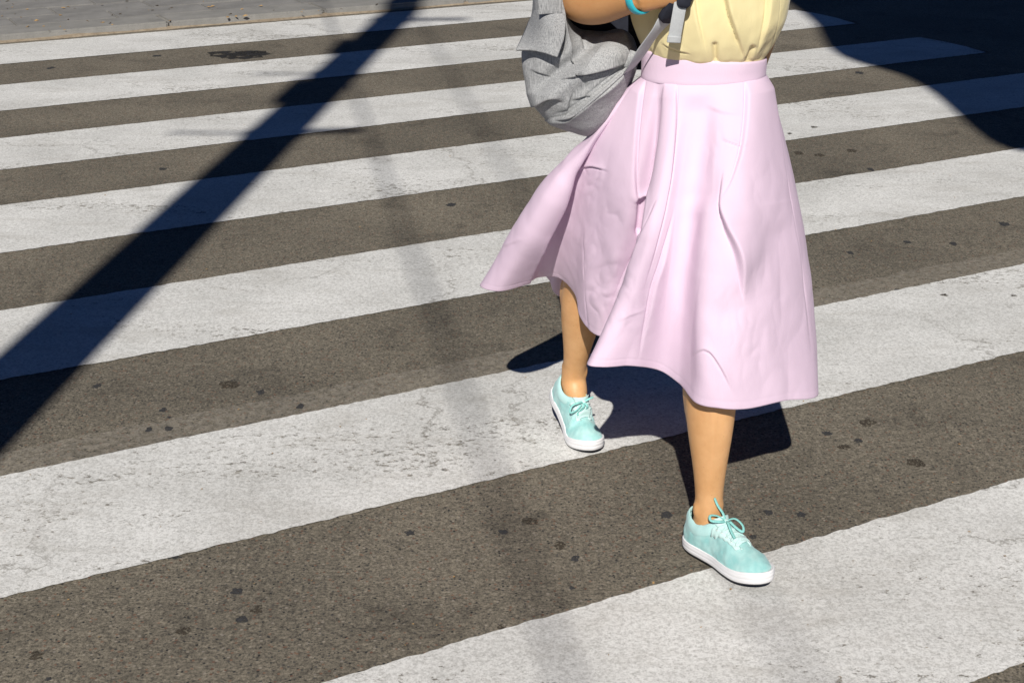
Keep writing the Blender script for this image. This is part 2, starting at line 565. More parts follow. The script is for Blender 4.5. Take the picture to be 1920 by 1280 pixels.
# (far edge, near edge) of each stripe across the crossing, metres along the walking direction
STRIPES = [(8.885, 8.29), (7.73, 7.13), (6.58, 6.035), (5.517, 4.935), (4.366, 3.822), (3.241, 2.69), (2.124, 1.578), (1.03, 0.49)]
for k, (nf, nn) in enumerate(STRIPES):
    u0, u1 = -2.6 + random.uniform(-.05, .05), 6.27 + random.uniform(-.02, .02)
    m = 900
    us = np.linspace(u0, u1, m)
    def edge(seed):
        return np.array([0.004 * fbm(u * 1.3, seed, 0, 2) + 0.0032 * fbm(u * 16, seed, 3, 3) + 0.0045 * mnoise.noise((u * 48, seed, 9)) for u in us])
    e0, e1 = edge(k * 3.1), edge(k * 3.1 + 50)
    z = 0.003
    rows = 4
    V, F = [], []
    for i, u in enumerate(us):
        for j in range(rows):
            t = j / (rows - 1)
            n = (nn + e0[i]) * (1 - t) + (nf + e1[i]) * t
            uu = u
            if i == 0: uu += 0.01 * math.sin(j * 5 + k)
            if i >= m - 2 and j in (0, rows - 1): uu -= 0.03 * (i - m + 2)
            V.append(on_road(uu, n, z))
    F = grid_faces(m, rows)
    st = mesh_obj('crossing_stripe', V, F, M['paint'], road, smooth=False)

# trodden gum and small stains on the road, each a thin flattened blob
def blob(name, px, py, w, h, material, zt=0.0008, base=0.0, seed=0, parent=road):
    c = G(px, py)
    dx = abs(G(px + w / 2, py)[0] - G(px - w / 2, py)[0]) / 2
    dy = abs(G(px, py - h / 2)[1] - G(px, py + h / 2)[1]) / 2
    n = 26
    V = [(c[0], c[1], base + zt)]
    F = []
    for ring, (r, z) in enumerate(((0.6, zt * 0.9), (1.0, 0.0003))):
        for k in range(n):
            a = 2 * math.pi * k / n
            q = 1 + 0.5 * mnoise.noise((math.cos(a) * 1.3 + seed, math.sin(a) * 1.3, seed * 1.7)) + 0.3 * mnoise.noise((math.cos(a) * 4 + seed, math.sin(a) * 4, seed))
            V.append((c[0] + math.cos(a) * dx * r * q, c[1] + math.sin(a) * dy * r * q, base + z))
    for k in range(n):
        k2 = (k + 1) % n
        F.append((0, 1 + k, 1 + k2))
        F.append((1 + k, 1 + n + k, 1 + n + k2, 1 + k2))
    return mesh_obj(name, V, F, material, parent)

GUM = [(183, 723, 17, 9), (316, 803, 14, 9), (279, 805, 14, 8), (318, 782, 9, 5), (564, 761, 14, 9), (489, 735, 16, 9), (306, 768, 14, 8),
       (768, 999, 19, 10), (1250, 964, 22, 13), (1502, 965, 20, 10), (453, 1161, 21, 14), (443, 1108, 22, 13), (327, 1044, 24, 8),
       (945, 997, 18, 9), (1078, 1047, 17, 11), (1073, 1102, 14, 6), (1610, 826, 16, 7), (1551, 812, 17, 8), (1684, 546, 18, 8), (1594, 474, 12, 6),
       (846, 384, 18, 7), (1612, 137, 20, 5), (1670, 224, 13, 5), (1632, 318, 12, 6), (1883, 420, 18, 7), (1702, 454, 14, 6), (1787, 457, 16, 6),
       (20, 1090, 12, 8), (294, 105, 14, 4), (95, 128, 14, 4), (595, 361, 26, 9), (305, 317, 14, 5), (90, 1272, 12, 8), (1860, 350, 7, 3), (1412, 1006, 15, 8), (1440, 960, 18, 10)]
for i, (x, y, w, h) in enumerate(GUM):
    blob('gum_spot', x, y, w, h, M['gum'], seed=i * 2.3 + 1)
BROWN = [(430, 721, 36, 16), (1627, 793, 32, 14), (1583, 838, 22, 11), (482, 1142, 22, 15), (67, 1228, 24, 16), (995, 977, 30, 15), (1050, 1022, 22, 14), (345, 1182, 28, 14), (940, 1175, 16, 12), (1497, 287, 22, 6), (1536, 291, 18, 6), (1597, 283, 20, 6), (1718, 868, 30, 16)]
for i, (x, y, w, h) in enumerate(BROWN):
    blob('brown_spot', x, y, w, h, M['gum_brown'], 0.0012, seed=i * 3.7 + 40)
blob('oil_stain', 445, 104, 106, 17, M['oil'], 0.001, seed=91)
blob('oil_stain', 470, 101, 70, 10, M['oil'], 0.0014, seed=93)
PAINT_SPOT = [(1526, 240, 16, 4), (1480, 252, 12, 4), (1770, 555, 16, 5), (1900, 556, 16, 5)]
for i, (x, y, w, h) in enumerate(PAINT_SPOT[:4]):
    blob('gum_spot', x, y, w * .8, h * .8, M['gum_brown'], 0.0012, base=0.004, seed=i * 2.9 + 70)

# ------------------------------------------------------------------ far pavement: kerb stones and slabs
KN = 8.975                                      # kerb face
KZ = 0.042
pav = MB()
A = [on_road(-40, KN + 0.03, KZ - 0.012), on_road(60, KN + 0.03, KZ - 0.012), on_road(60, KN + 40, KZ - 0.012), on_road(-40, KN + 40, KZ - 0.012)]
pav.add(A, [(0, 1, 2, 3)])
pavement = pav.build('pavement', M['bed'], smooth=False)
tag(pavement, kind='structure')

def slab_mesh(name, lu, ln, th, bev, material, seed):
    """a worn stone slab: bevelled, with slightly uneven top"""
    bm = bmesh.new()
    bmesh.ops.create_cube(bm, size=1.0)
    bmesh.ops.scale(bm, vec=(lu, ln, th), verts=bm.verts)
    bmesh.ops.bevel(bm, geom=[e for e in bm.edges], offset=bev, segments=2, affect='EDGES')
    for v in bm.verts:
        v.co.x += 0.004 * mnoise.noise((v.co.x * 9, v.co.y * 9, seed))
        v.co.y += 0.004 * mnoise.noise((v.co.x * 9, v.co.y * 9, seed + 5))
        v.co.z += 0.003 * mnoise.noise((v.co.x * 5, v.co.y * 5, seed + 9))
    me = bpy.data.meshes.new(name)
    bm.to_mesh(me); bm.free()
    me.materials.append(material)
    return me

kerbs = [slab_mesh('kerb_stone', 1.0, 0.30, 0.30, 0.012, M['kerb'], s) for s in (1, 22, 43)]
slabs = [slab_mesh('paving_slab', 0.60, 0.295, 0.06, 0.006, M['slab'], s) for s in (3, 24, 45, 66)]
def place(me, name, u, n, z, rot=0.0):
    o = bpy.data.objects.new(name, me)
    COL.objects.link(o)
    o.location = on_road(u, n, z)
    o.rotation_euler = (random.uniform(-.004, .004), random.uniform(-.004, .004), ALPHA + rot)
    o.parent = pavement
    return o
u = -2.15
k = 0
while u < 12:
    place(kerbs[k % 3], 'kerb_stone', u, KN + 0.15, KZ - 0.15 + random.uniform(-.004, .004), random.uniform(-.004, .004))
    u += 1.012
    k += 1
for r in range(10):
    n = KN + 0.305 + 0.152 + r * 0.302
    u = -3.0 + (0.303 if r % 2 else 0.0)
    while u < 8.6:
        place(slabs[random.randrange(4)], 'paving_slab', u, n, KZ - 0.03 + random.uniform(-.004, .003), random.uniform(-.006, .006))
        u += 0.608
# strip of blown sand at the foot of the kerb
V, F = [], []
us = np.linspace(-4, 10, 500)
for u in us:
    w = 0.022 + 0.04 * fbm(u * 2.1, 4.0, 1, 4)
    hgt = 0.012 + 0.008 * fbm(u * 3, 8, 2, 3)
    for n, z in ((KN + 0.012, max(hgt, 0.003)), (KN - w * 0.5, max(hgt * 0.6, 0.0045)), (KN - max(w, 0.012), 0.0005)):
        V.append(on_road(u, n, z))
sand = mesh_obj('sand_drift', V, grid_faces(len(us), 3), M['sand'])
tag(sand, 'strip of blown brown sand along the foot of the kerb', 'sand', kind='stuff')
# near pavement behind the camera
np_ = MB()
np_.add([on_road(-40, -0.12, 0.1), on_road(60, -0.12, 0.1), on_road(60, -30, 0.1), on_road(-40, -30, 0.1),
         on_road(-40, -0.12, 0.0), on_road(60, -0.12, 0.0)], [(0, 3, 2, 1), (0, 1, 5, 4)])
tag(np_.build('pavement', M['slab'], smooth=False), kind='structure')

# scattered leaf crumbs and paint chips: uncounted litter, one object
lit = MB()
for i in range(260):
    if i < 120:
        px, py = random.uniform(0, 900), random.uniform(2, 60)
        if py > 66 - px * 0.074: continue
        c = G(px, py, KZ + 0.002); s = random.uniform(.006, .022)
    else:
        px, py = random.uniform(0, 1920), random.uniform(60, 1280)
        c = G(px, py, 0.0055); s = random.uniform(.0015, .0045)
    a = random.uniform(0, 6.28)
    d1 = np.array([math.cos(a), math.sin(a), random.uniform(-.1, .3)]) * s
    d2 = np.array([-math.sin(a), math.cos(a), random.uniform(-.1, .3)]) * s * random.uniform(.3, .7)
    lit.add([c + d1, c + d2 * 1.0 + [0, 0, s * .3], c - d1, c - d2], [(0, 1, 2), (0, 2, 3)])
lo = lit.build('leaf_litter', M['leaf'], smooth=False)
tag(lo, 'dry leaf crumbs scattered on pavement and road', 'litter', kind='stuff')

# ------------------------------------------------------------------ the person
person = empty('person', (0.33, 2.92, 0.0))
tag(person, 'person in pink midi skirt, pale yellow top and mint sneakers striding over the crossing', 'person')

# joints, metres
HIP_L, KNEE_L, ANK_L = np.array([.435, 2.915, .850]), np.array([.401, 2.728, .475]), np.array([.405, 2.676, .108])
HIP_R, KNEE_R, ANK_R = np.array([.330, 2.945, .850]), np.array([.176, 3.165, .490]), np.array([.150, 3.280, .160])

def ball(mb, c, r, n=16):
    rx, ry, rz = (r, r, r) if np.isscalar(r) else r
    V, F = [], []
    for i in range(n + 1):
        a = math.pi * i / n
        for k in range(n * 2):
            b = math.pi * k / n
            V.append((c[0] + rx * math.sin(a) * math.cos(b), c[1] + ry * math.sin(a) * math.sin(b), c[2] + rz * math.cos(a)))
    for i in range(n):
        for k in range(n * 2):
            k2 = (k + 1) % (n * 2)
            F.append((i * n * 2 + k, (i + 1) * n * 2 + k, (i + 1) * n * 2 + k2, i * n * 2 + k2))
    mb.add(V, F)

def leg(mb, hip, knee, ank, foot, out):
    d = knee - hip; s = ank - knee
    back = np.array([0, 1.0, 0]); side = np.array([out, 0, 0])
    pts = [hip + [0, 0, .03], hip, hip + d * .3, hip + d * .6, hip + d * .86, knee, knee + s * .12, knee + s * .25 + back * .008, knee + s * .38 + back * .008,
           knee + s * .55 + back * .004, knee + s * .74, knee + s * .89, ank, ank + np.array([0, 0.004, -.035])]
    rad = [.062, .072, .074, .068, .058, .0535, .0505, .0515, .0520, .0455, .0350, .0292, .0298, .0320]
    pp = spline(pts, 60); rr = spline(rad, 60)[:, 0]
    mb.tube(pp, [(r, r * 1.05) for r in rr], 28, up=(0, -1, 0))
    # the two heads of the calf and the edge of the shin
    mb.tube(spline([knee + s * .08 + back * .02 + side * .012, knee + s * .28 + back * .030 + side * .024, knee + s * .50 + back * .022 + side * .016, knee + s * .66 + back * .014], 24), list(spline([.018, .033, .026, .010], 24)[:, 0]), 16)
    mb.tube(spline([knee + s * .08 + back * .02 - side * .012, knee + s * .30 + back * .030 - side * .022, knee + s * .58 + back * .022 - side * .014, knee + s * .74 + back * .012], 24), list(spline([.018, .033, .026, .010], 24)[:, 0]), 16)
    mb.tube(spline([knee + s * .10 - back * .036, knee + s * .40 - back * .036, knee + s * .75 - back * .026, ank - back * .018], 24), list(spline([.016, .014, .011, .006], 24)[:, 0]), 12)
    # foot inside the shoe
    mb.tube(spline([ank + [0, 0, -.02], ank * .6 + foot * .4 + [0, 0, -.008], foot], 12), list(spline([.030, .029, .016], 12)[:, 0]), 16)
    # ankle bones, heel cord, kneecap
    ball(mb, ank + [-.0235 - .002 * out, -.004, .010 - .004 * out], (.0085, .014, .020))
    ball(mb, ank + [.0235 - .002 * out, -.002, .010 + .004 * out], (.0085, .014, .020))
    mb.tube(spline([ank + [0, .036, -.04], ank + [0, .034, .01], ank + [0, .033, .07]], 10), [.009] * 10, 12)
    ball(mb, knee + [0, -.03, 0], (.03, .02, .035))

body = MB()
leg(body, HIP_L, KNEE_L, ANK_L, np.array([.437, 2.632, .048]), 1)
leg(body, HIP_R, KNEE_R, ANK_R, np.array([.162, 3.238, .060]), -1)
# trunk and neck
tz = [(.83, .100, .075), (.88, .122, .086), (.93, .118, .084), (.99, .116, .083), (1.08, .122, .086), (1.16, .132, .094), (1.24, .140, .098), (1.31, .150, .086), (1.355, .125, .066), (1.39, .060, .052), (1.43, .052, .052), (1.48, .052, .054)]
body.tube([(.380, 2.925 - .02 * (z - .9), z) for z, a, b in tz], [(a, b) for z, a, b in tz], 36, up=(0, -1, 0))
# head
HC = np.array([.382, 2.885, 1.545])
ball(body, HC + [0, .012, .02], (.075, .092, .098), 20)
ball(body, HC + [0, -.022, -.045], (.056, .060, .062), 18)
body.tube([HC + [0, -.078, .012], HC + [0, -.098, -.018], HC + [0, -.086, -.03]], [.008, .012, .010], 12)
for s in (-1, 1):
    ball(body, HC + [s * .012, -.088, -.026], (.009, .009, .008), 10)
    ball(body, HC + [s * .076, .012, -.008], (.010, .018, .030), 12)
    body.tube([HC + [s * .012, -.082, .028], HC + [s * .032, -.078, .032], HC + [s * .050, -.062, .026]], [.006, .007, .006], 10)
    ball(body, HC + [s * .036, -.055, -.028], (.022, .020, .022), 12)
# right arm: raised forearm holding the backpack strap
SH_R, EL_R, WR_R = np.array([.222, 2.945, 1.335]), np.array([.121, 2.935, 1.102]), np.array([.242, 2.768, 1.135])
body.tube(spline([SH_R + [.06, 0, .0], SH_R, SH_R * .6 + EL_R * .4, SH_R * .15 + EL_R * .85, EL_R + [-.002, .008, .004]], 24), list(spline([.050, .052, .046, .042, .038], 24)[:, 0]), 24)
fa = spline([EL_R + [-.006, .014, .006], EL_R * .85 + WR_R * .15, EL_R * .6 + WR_R * .4 + [0, 0, -.004], EL_R * .25 + WR_R * .75, WR_R], 30)
body.tube(fa, list(spline([.034, .045, .044, .034, .026], 30)[:, 0]), 24)
ball(body, EL_R + [-.012, .014, -.010], (.026, .026, .026))
# right hand: a fist closed round the strap
hd = (WR_R - EL_R) / np.linalg.norm(WR_R - EL_R)
fd = hd.copy()                                     # forearm line
hd = np.array([.86, -.05, .42]); hd /= np.linalg.norm(hd)
pal = WR_R + hd * .050
up = np.array([0, 0, 1.0]); side = np.cross(hd, up); side /= np.linalg.norm(side)     # side points right / away from body
body.tube([WR_R - hd * .01, WR_R + hd * .025, pal, pal + hd * .03], [(.022, .028), (.022, .036), (.020, .041), (.017, .040)], 20, up=up)
inw = np.array([.25, .95, 0.0]); inw -= hd * (inw @ hd); inw /= np.linalg.norm(inw)
for i, (oz, ln) in enumerate(((-.033, .80), (-.012, .94), (.010, 1.0), (.031, .92))):
    k0 = pal + hd * (.028) + up * oz
    pts = [k0 - hd * .02, k0, k0 + hd * .018 * ln + inw * .012, k0 + hd * .016 * ln + inw * .034 * ln, k0 - hd * .004 + inw * .042 * ln, k0 - hd * .018 + inw * .030 * ln]
    body.tube(spline(pts, 22), list(spline([.010, .0105, .0095, .009, .0082, .0070], 22)[:, 0]), 12)
th = WR_R + hd * .030 + up * .030
body.tube(spline([th, th + hd * .018 + up * .018 + inw * .010, th + hd * .034 + up * .020 + inw * .026, th + hd * .040 + up * .010 + inw * .042], 20), list(spline([.013, .012, .0105, .008], 20)[:, 0]), 12)
# left arm: swung back behind the hip
SH_L, EL_L, WR_L = np.array([.530, 2.955, 1.335]), np.array([.538, 3.090, 1.120]), np.array([.506, 3.085, .930])
body.tube(spline([SH_L - [.06, 0, 0], SH_L, SH_L * .5 + EL_L * .5, EL_L], 24), list(spline([.050, .050, .043, .037], 24)[:, 0]), 24)
body.tube(spline([EL_L + [0, 0, .01], EL_L * .6 + WR_L * .4, WR_L], 24), list(spline([.038, .039, .025], 24)[:, 0]), 24)
hl = np.array([-.25, .0, -.97]); hl /= np.linalg.norm(hl)
sl = np.array([.55, -.80, 0]); sl -= hl * (sl @ hl); sl /= np.linalg.norm(sl)
il = np.cross(hl, sl)
body.tube([WR_L - hl * .01, WR_L + hl * .02, WR_L + hl * .055, WR_L + hl * .085], [(.020, .026), (.018, .034), (.016, .040), (.014, .039)], 20, up=sl)
for i, (o, ln) in enumerate(((-.030, .058), (-.010, .070), (.011, .076), (.031, .070))):
    k0 = WR_L + hl * .078 + sl * o
    body.tube(spline([k0 - hl * .02, k0, k0 + hl * ln * .45 + il * .008, k0 + hl * ln * .8 + il * .024, k0 + hl * ln + il * .042], 20), list(spline([.010, .0098, .009, .0083, .007], 20)[:, 0]), 12)
t0 = WR_L + hl * .025 + sl * .030
body.tube(spline([t0, t0 + hl * .02 + sl * .016, t0 + hl * .045 + sl * .020 + il * .008, t0 + hl * .065 + sl * .014 + il * .016], 18), list(spline([.013, .012, .0105, .008], 18)[:, 0]), 12)

def fuse(mb, name, voxel, material, parent, smooth_it=4):
    """fuse overlapping swept shapes into one continuous skin"""
    tmp = mb.build(name + '_tmp', None)
    r = tmp.modifiers.new('r', 'REMESH'); r.mode = 'VOXEL'; r.voxel_size = voxel; r.use_smooth_shade = True
    s = tmp.modifiers.new('s', 'SMOOTH'); s.factor = 0.5; s.iterations = smooth_it
    bpy.context.view_layer.update()
    dg = bpy.context.evaluated_depsgraph_get()
    me = bpy.data.meshes.new_from_object(tmp.evaluated_get(dg), depsgraph=dg)
    old = tmp.data
    bpy.data.objects.remove(tmp); bpy.data.meshes.remove(old)
    me.name = name
    me.materials.clear(); me.materials.append(material)
    me.polygons.foreach_set('use_smooth', [True] * len(me.polygons))
    o = bpy.data.objects.new(name, me); COL.objects.link(o)
    return fit(o, parent)

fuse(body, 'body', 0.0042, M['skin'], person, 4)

# hair, eyes, lips (above the photo's frame)
hair = MB()
ball(hair, HC + [0, .030, .035], (.086, .094, .098), 20)
hair.tube(spline([HC + [0, .09, .06], HC + [0, .125, .0], HC + [.01, .125, -.08], HC + [.01, .115, -.16]], 24), list(spline([.05, .05, .042, .012], 24)[:, 0]), 20)
for s in (-1, 1):
    hair.tube(spline([HC + [0, -.055, .095], HC + [s * .05, -.050, .075], HC + [s * .078, -.015, .03], HC + [s * .080, .03, -.02]], 20), list(spline([.020, .022, .020, .016], 20)[:, 0]), 14)
hv = []
for v in hair.v:
    v = np.array(v); n = v - HC
    hv.append(tuple(v + n * .02 * mnoise.noise((v[0] * 120, v[1] * 25, v[2] * 25))))
hair.v = hv
fuse(hair, 'hair', 0.005, M['hair'], person, 2)
for s in (-1, 1):
    eb = MB(); ball(eb, HC + [s * .032, -.066, .010], (.014, .013, .0095), 12)
    e = fit(eb.build('eye', M['eye']), person)
    ib = MB(); ball(ib, HC + [s * .032, -.0775, .010], (.0055, .0025, .0055), 10)
    i_ = ib.build('iris', M['iris']); i_.parent = e
lp = MB()
lp.tube(spline([HC + [-.024, -.074, -.056], HC + [-.010, -.086, -.053], HC + [0, -.087, -.055], HC + [.010, -.086, -.053], HC + [.024, -.074, -.056]], 20), list(spline([.003, .006, .006, .006, .003], 20)[:, 0]), 10)
lp.tube(spline([HC + [-.020, -.076, -.061], HC + [0, -.087, -.066], HC + [.020, -.076, -.061]], 16), list(spline([.003, .007, .003], 16)[:, 0]), 10)
fit(lp.build('lips', M['lip']), person)

# ------------------------------------------------------------------ skirt
WC = np.array([.381, 2.912])
WA, WB = .122, .092
def waist_pt(th, z, grow=0.0):
    t = math.radians(th)
    return np.array([WC[0] - (WA + grow) * math.sin(t), WC[1] - (WB + grow) * math.cos(t), z])
def band_z(th, top):
    s = math.sin(math.radians(th))
    return (1.006 + .010 * s) if top else (.957 - .004 * s)

# rays of cloth from the band to the hem: (angle at the band, mid point, hem point)
RAYS = [
    (-90, (1488, 350, 2.88), (1531, 742, 2.78)),
    (-68, (1452, 372, 2.78), (1468, 751, 2.69)),
    (-48, (1410, 380, 2.72), (1402, 766, 2.640)),
    (-30, (1368, 385, 2.70), (1348, 765, 2.625)),
    (-15, (1328, 388, 2.71), (1300, 753, 2.645)),
    (-3, (1294, 390, 2.745), (1270, 718, 2.715)),
    (9, (1270, 388, 2.75), (1236, 694, 2.735)),
    (21, (1250, 385, 2.74), (1180, 685, 2.70)),
    (32, (1231, 382, 2.74), (1128, 688, 2.675)),
    (41, (1213, 385, 2.77), (1101, 681, 2.70)),
    (45, (1224, 382, 2.84), (1132, 655, 2.82)),
    (49, (1213, 378, 2.885), (1143, 635, 2.95)),
    (56, (1183, 372, 2.87), (1113, 625, 2.99)),
    (64, (1145, 358, 2.90), (1088, 594, 3.05)),
    (72, (1115, 346, 2.935), (1077, 549, 3.11)),
    (78, (1090, 338, 2.965), (1047, 521, 3.15)),
    (83, (1076, 334, 2.975), (1011, 520, 3.15)),
    (87, (1068, 336, 2.955), (989, 529, 3.09)),
    (92, (1054, 342, 2.95), (935, 546, 3.06)),
    (98, (1040, 336, 2.99), (901, 534, 3.12)),
    (106, (1058, 325, 3.05), (942, 512, 3.24)),
    (115, None, (1000, 503, 3.32)),
    (123, None, (1029, 524, 3.33)),
    (131, None, (1042, 551, 3.34)),
    (141, None, (1084, 566, 3.37)),
    (153, None, (1170, 560, 3.42)),
    (169, None, (1260, 560, 3.44)),
    (191, None, (1370, 585, 3.36)),
    (216, None, (1465, 640, 3.16)),
    (246, None, (1518, 700, 2.92)),
]
NU, NV = 900, 230
T = np.linspace(0, 1, NV)
ctrl = []
for th, mid, hem in RAYS:
    w = waist_pt(th, band_z(th, False) + .004, .0008)
    h = P(*hem)
    if mid is None:
        t = math.radians(th)
        out = np.array([-math.sin(t), -math.cos(t), 0])
        mpt = w * .54 + h * .46 + out * .035
    else:
        mpt = P(*mid)
    tm = np.linalg.norm(mpt - w) / (np.linalg.norm(mpt - w) + np.linalg.norm(h - mpt))
    tt = T[:, None]
    l0 = (tt - tm) * (tt - 1) / (tm); l1 = tt * (tt - 1) / (tm * (tm - 1)); l2 = tt * (tt - tm) / (1 - tm)
    ctrl.append(w * l0 + mpt * l1 + h * l2)
ctrl = np.array(ctrl)                                  # stations x levels x 3
# even out stations by hem length so the grid stays regular
S = spline(ctrl.reshape(len(RAYS), -1), 2400, True).reshape(2400, NV, 3)
def relax(S, n, lev):
    d = np.linalg.norm(np.roll(S[:, lev], -1, 0) - S[:, lev], axis=1) + np.linalg.norm(np.roll(S[:, 0], -1, 0) - S[:, 0], axis=1)
    d = d * np.where(S[:, lev // 2, 1] < 3.02, 2.2, 1.0)      # finer on the street side
    c = np.r_[0, np.cumsum(d)]
    want = np.linspace(0, c[-1], n, endpoint=False)
    idx = np.interp(want, c, np.arange(len(c)))
    i0 = np.floor(idx).astype(int); f = (idx - i0)[:, None, None]
    return S[i0 % len(S)] * (1 - f) + S[(i0 + 1) % len(S)] * f
S = relax(S, NU, NV - 1)
Nn = grid_normals(S, True)
ctr = S.mean(0, keepdims=True)
if ((Nn * (S - ctr)).sum(-1)).mean() < 0: Nn = -Nn
pix = survey(S)
vis = 1 / (1 + np.exp((Nn[..., 1] - 0.15) * 10))       # only the cloth that faces the street side
SKIRT_CREASES = [
    # pleats running down from the band (raised side: L = left, R = right of the line)
    ('pleatL', [(1215, 120), (1201, 213), (1193, 317), (1192, 400), (1190, 480)], .008, 110),
    ('pleatL', [(1268, 120), (1268, 232), (1261, 317), (1247, 390), (1222, 485), (1200, 560)], .0065, 90),
    ('foldL', [(1233, 220), (1222, 345), (1210, 415), (1180, 520)], .004, 20),
    ('foldR', [(1244, 355), (1187, 480), (1140, 585)], .008, 36),
    ('foldR', [(1268, 380), (1242, 477), (1220, 550), (1195, 690)], .010, 60),
    ('pleatR', [(1397, 120), (1396, 204), (1388, 277), (1371, 337), (1345, 390)], .009, 90),
    ('foldR', [(1358, 310), (1349, 378), (1358, 425), (1377, 478), (1400, 580)], .030, 70),
    ('pleatL', [(1437, 120), (1458, 246), (1482, 400), (1500, 500), (1522, 680)], .007, 90),
    # hollow over the thigh and the short creases beside it
    ('valley', [(1304, 170), (1306, 290), (1322, 400)], .012, 38),
    ('foldU', [(1318, 195), (1352, 210), (1394, 219)], .005, 14),
    ('foldU', [(1348, 260), (1369, 268), (1396, 280)], .007, 9),
    ('valley', [(1299, 340), (1289, 482), (1283, 580), (1288, 660), (1294, 780)], .009, 20),
    ('foldU', [(1285, 672), (1322, 656), (1347, 682), (1378, 744)], .008, 14),
    ('valley', [(1456, 405), (1425, 500), (1380, 575), (1320, 610)], .007, 30),
    ('foldU', [(1148, 607), (1185, 590), (1222, 577)], .003, 9),
    ('valley', [(1160, 548), (1185, 492), (1218, 442)], .003, 11),
    # blown left panel
    ('foldL', [(1122, 262), (1084, 306), (1062, 343), (1027, 415), (1010, 455), (985, 565)], .034, 80),
    ('foldL', [(1058, 324), (1080, 286), (1098, 256)], .006, 10),
    ('foldR', [(1097, 420), (1099, 530), (1106, 640)], .007, 40),
    ('foldU', [(1080, 322), (1110, 312), (1148, 322)], .008, 10),
    ('foldU', [(1000, 470), (1022, 452), (1044, 436)], .0035, 8),
    ('foldU', [(994, 490), (1012, 472), (1028, 458)], .003, 7),
    ('foldU', [(940, 468), (965, 458), (994, 440)], .004, 9),
    ('foldU', [(1186, 380), (1204, 366), (1219, 371)], .010, 10),
    ('valley', [(1206, 366), (1201, 400), (1195, 444)], .012, 7),
]
H = crease_field(pix, SKIRT_CREASES) * vis
# small random puckers, a hem turned up and stitched
nz = np.zeros((NU, NV))
for i in range(0, NU):
    for j in range(0, NV):
        p = S[i, j]
        w = mnoise.noise((p[0] * 5 + 3, p[1] * 5, p[2] * 4)) * .5
        a1 = abs(mnoise.noise((p[0] * 15 + w, p[1] * 15, p[2] * 5 + w)))
        a2 = abs(mnoise.noise((p[0] * 11 - w + 9, p[1] * 11, p[2] * 13 + w)))
        keep = max(0.0, mnoise.noise((p[0] * 6 + 20, p[1] * 6, p[2] * 6)) + .15)
        nz[i, j] = .0026 * a1 + .0050 * a2 * keep + .0004 * mnoise.noise((p[0] * 45, p[1] * 45, p[2] * 30))
# crumpled cloth where the blown panel is caught behind the front fold, and beside the pleat
for (cx_, cy_, rx_, ry_, amp) in ((1125, 500, 34, 75, .0048), (1175, 560, 50, 70, .0025), (1110, 340, 40, 40, .003), (1020, 470, 26, 40, .002), (1150, 420, 50, 60, .0025), (1400, 620, 90, 90, .0016), (1340, 260, 50, 50, .0025)):
    wgt = np.exp(-((pix[..., 0] - cx_) / rx_) ** 2 - ((pix[..., 1] - cy_) / ry_) ** 2) * vis
    for i, j in np.argwhere(wgt > .03):
        X, Y_ = pix[i, j] / 100
        w = mnoise.noise((X * 2.2, Y_ * 2.2, amp * 999)) * .8
        nz[i, j] += amp * wgt[i, j] * 2 * (abs(mnoise.noise((X * 3.8 + w, Y_ * 1.0 + w, 3.3))) + .35 * abs(mnoise.noise((X * 5 - w, Y_ * 3.2 + w, 8.1))) - .25)
H += nz * np.clip(T * 3, 0, 1)
H *= np.clip(T / .05, 0, 1)[None, :]
slen = np.linalg.norm(S[:, -1] - S[:, 0], axis=1)[:, None]
dist_hem = (1 - T)[None, :] * slen
H -= .0006 * np.exp(-((dist_hem - .015) / .0014) ** 2)
S2 = S + Nn * H[..., None]
skirt = mesh_obj('skirt', S2.reshape(-1, 3), grid_faces(NU, NV, True), M['skirt'])
sd = skirt.modifiers.new('t', 'SOLIDIFY'); sd.thickness = .0007
fit(skirt, person)

# waistband
nb = 160
rows = [(-.0015, 0, .000), (.0008, 0, .0), (.0022, .06, 0), (.0016, .16, 0), (.0020, .5, 0), (.0020, .88, 0), (.0012, 1.0, 0), (-.0015, 1.0, 0), (-.0015, .0, 0)]
bv = np.zeros((nb, len(rows), 3))
for i in range(nb):
    th = 360 * i / nb
    for j, (g, t, _) in enumerate(rows):
        z = band_z(th, False) * (1 - t) + band_z(th, True) * t
        g2 = g + .0012 * mnoise.noise((math.cos(math.radians(th)) * 3, math.sin(math.radians(th)) * 3, t * 2)) * (g > 0)
        bv[i, j] = waist_pt(th, z, g2)
wb = mesh_obj('waistband', bv.reshape(-1, 3), grid_faces(nb, len(rows), True), M['skirt'])
wb.parent = skirt

# ------------------------------------------------------------------ blouse
lev = [(.975, .112, .082), (.998, .116, .086), (1.010, .123, .095), (1.024, .130, .103), (1.045, .140, .112), (1.075, .152, .120), (1.12, .158, .124), (1.18, .158, .124), (1.25, .160, .120), (1.31, .166, .104), (1.352, .150, .082), (1.385, .085, .064), (1.392, .074, .060)]
NB, NL = 420, 130
LV = spline(lev, NL)
TH = np.linspace(0, 2 * math.pi, NB, endpoint=False)
B = np.zeros((NB, NL, 3))
B[..., 0] = .384 - np.sin(TH)[:, None] * LV[None, :, 1]
B[..., 1] = 2.908 - np.cos(TH)[:, None] * LV[None, :, 2]
B[..., 2] = LV[None, :, 0]
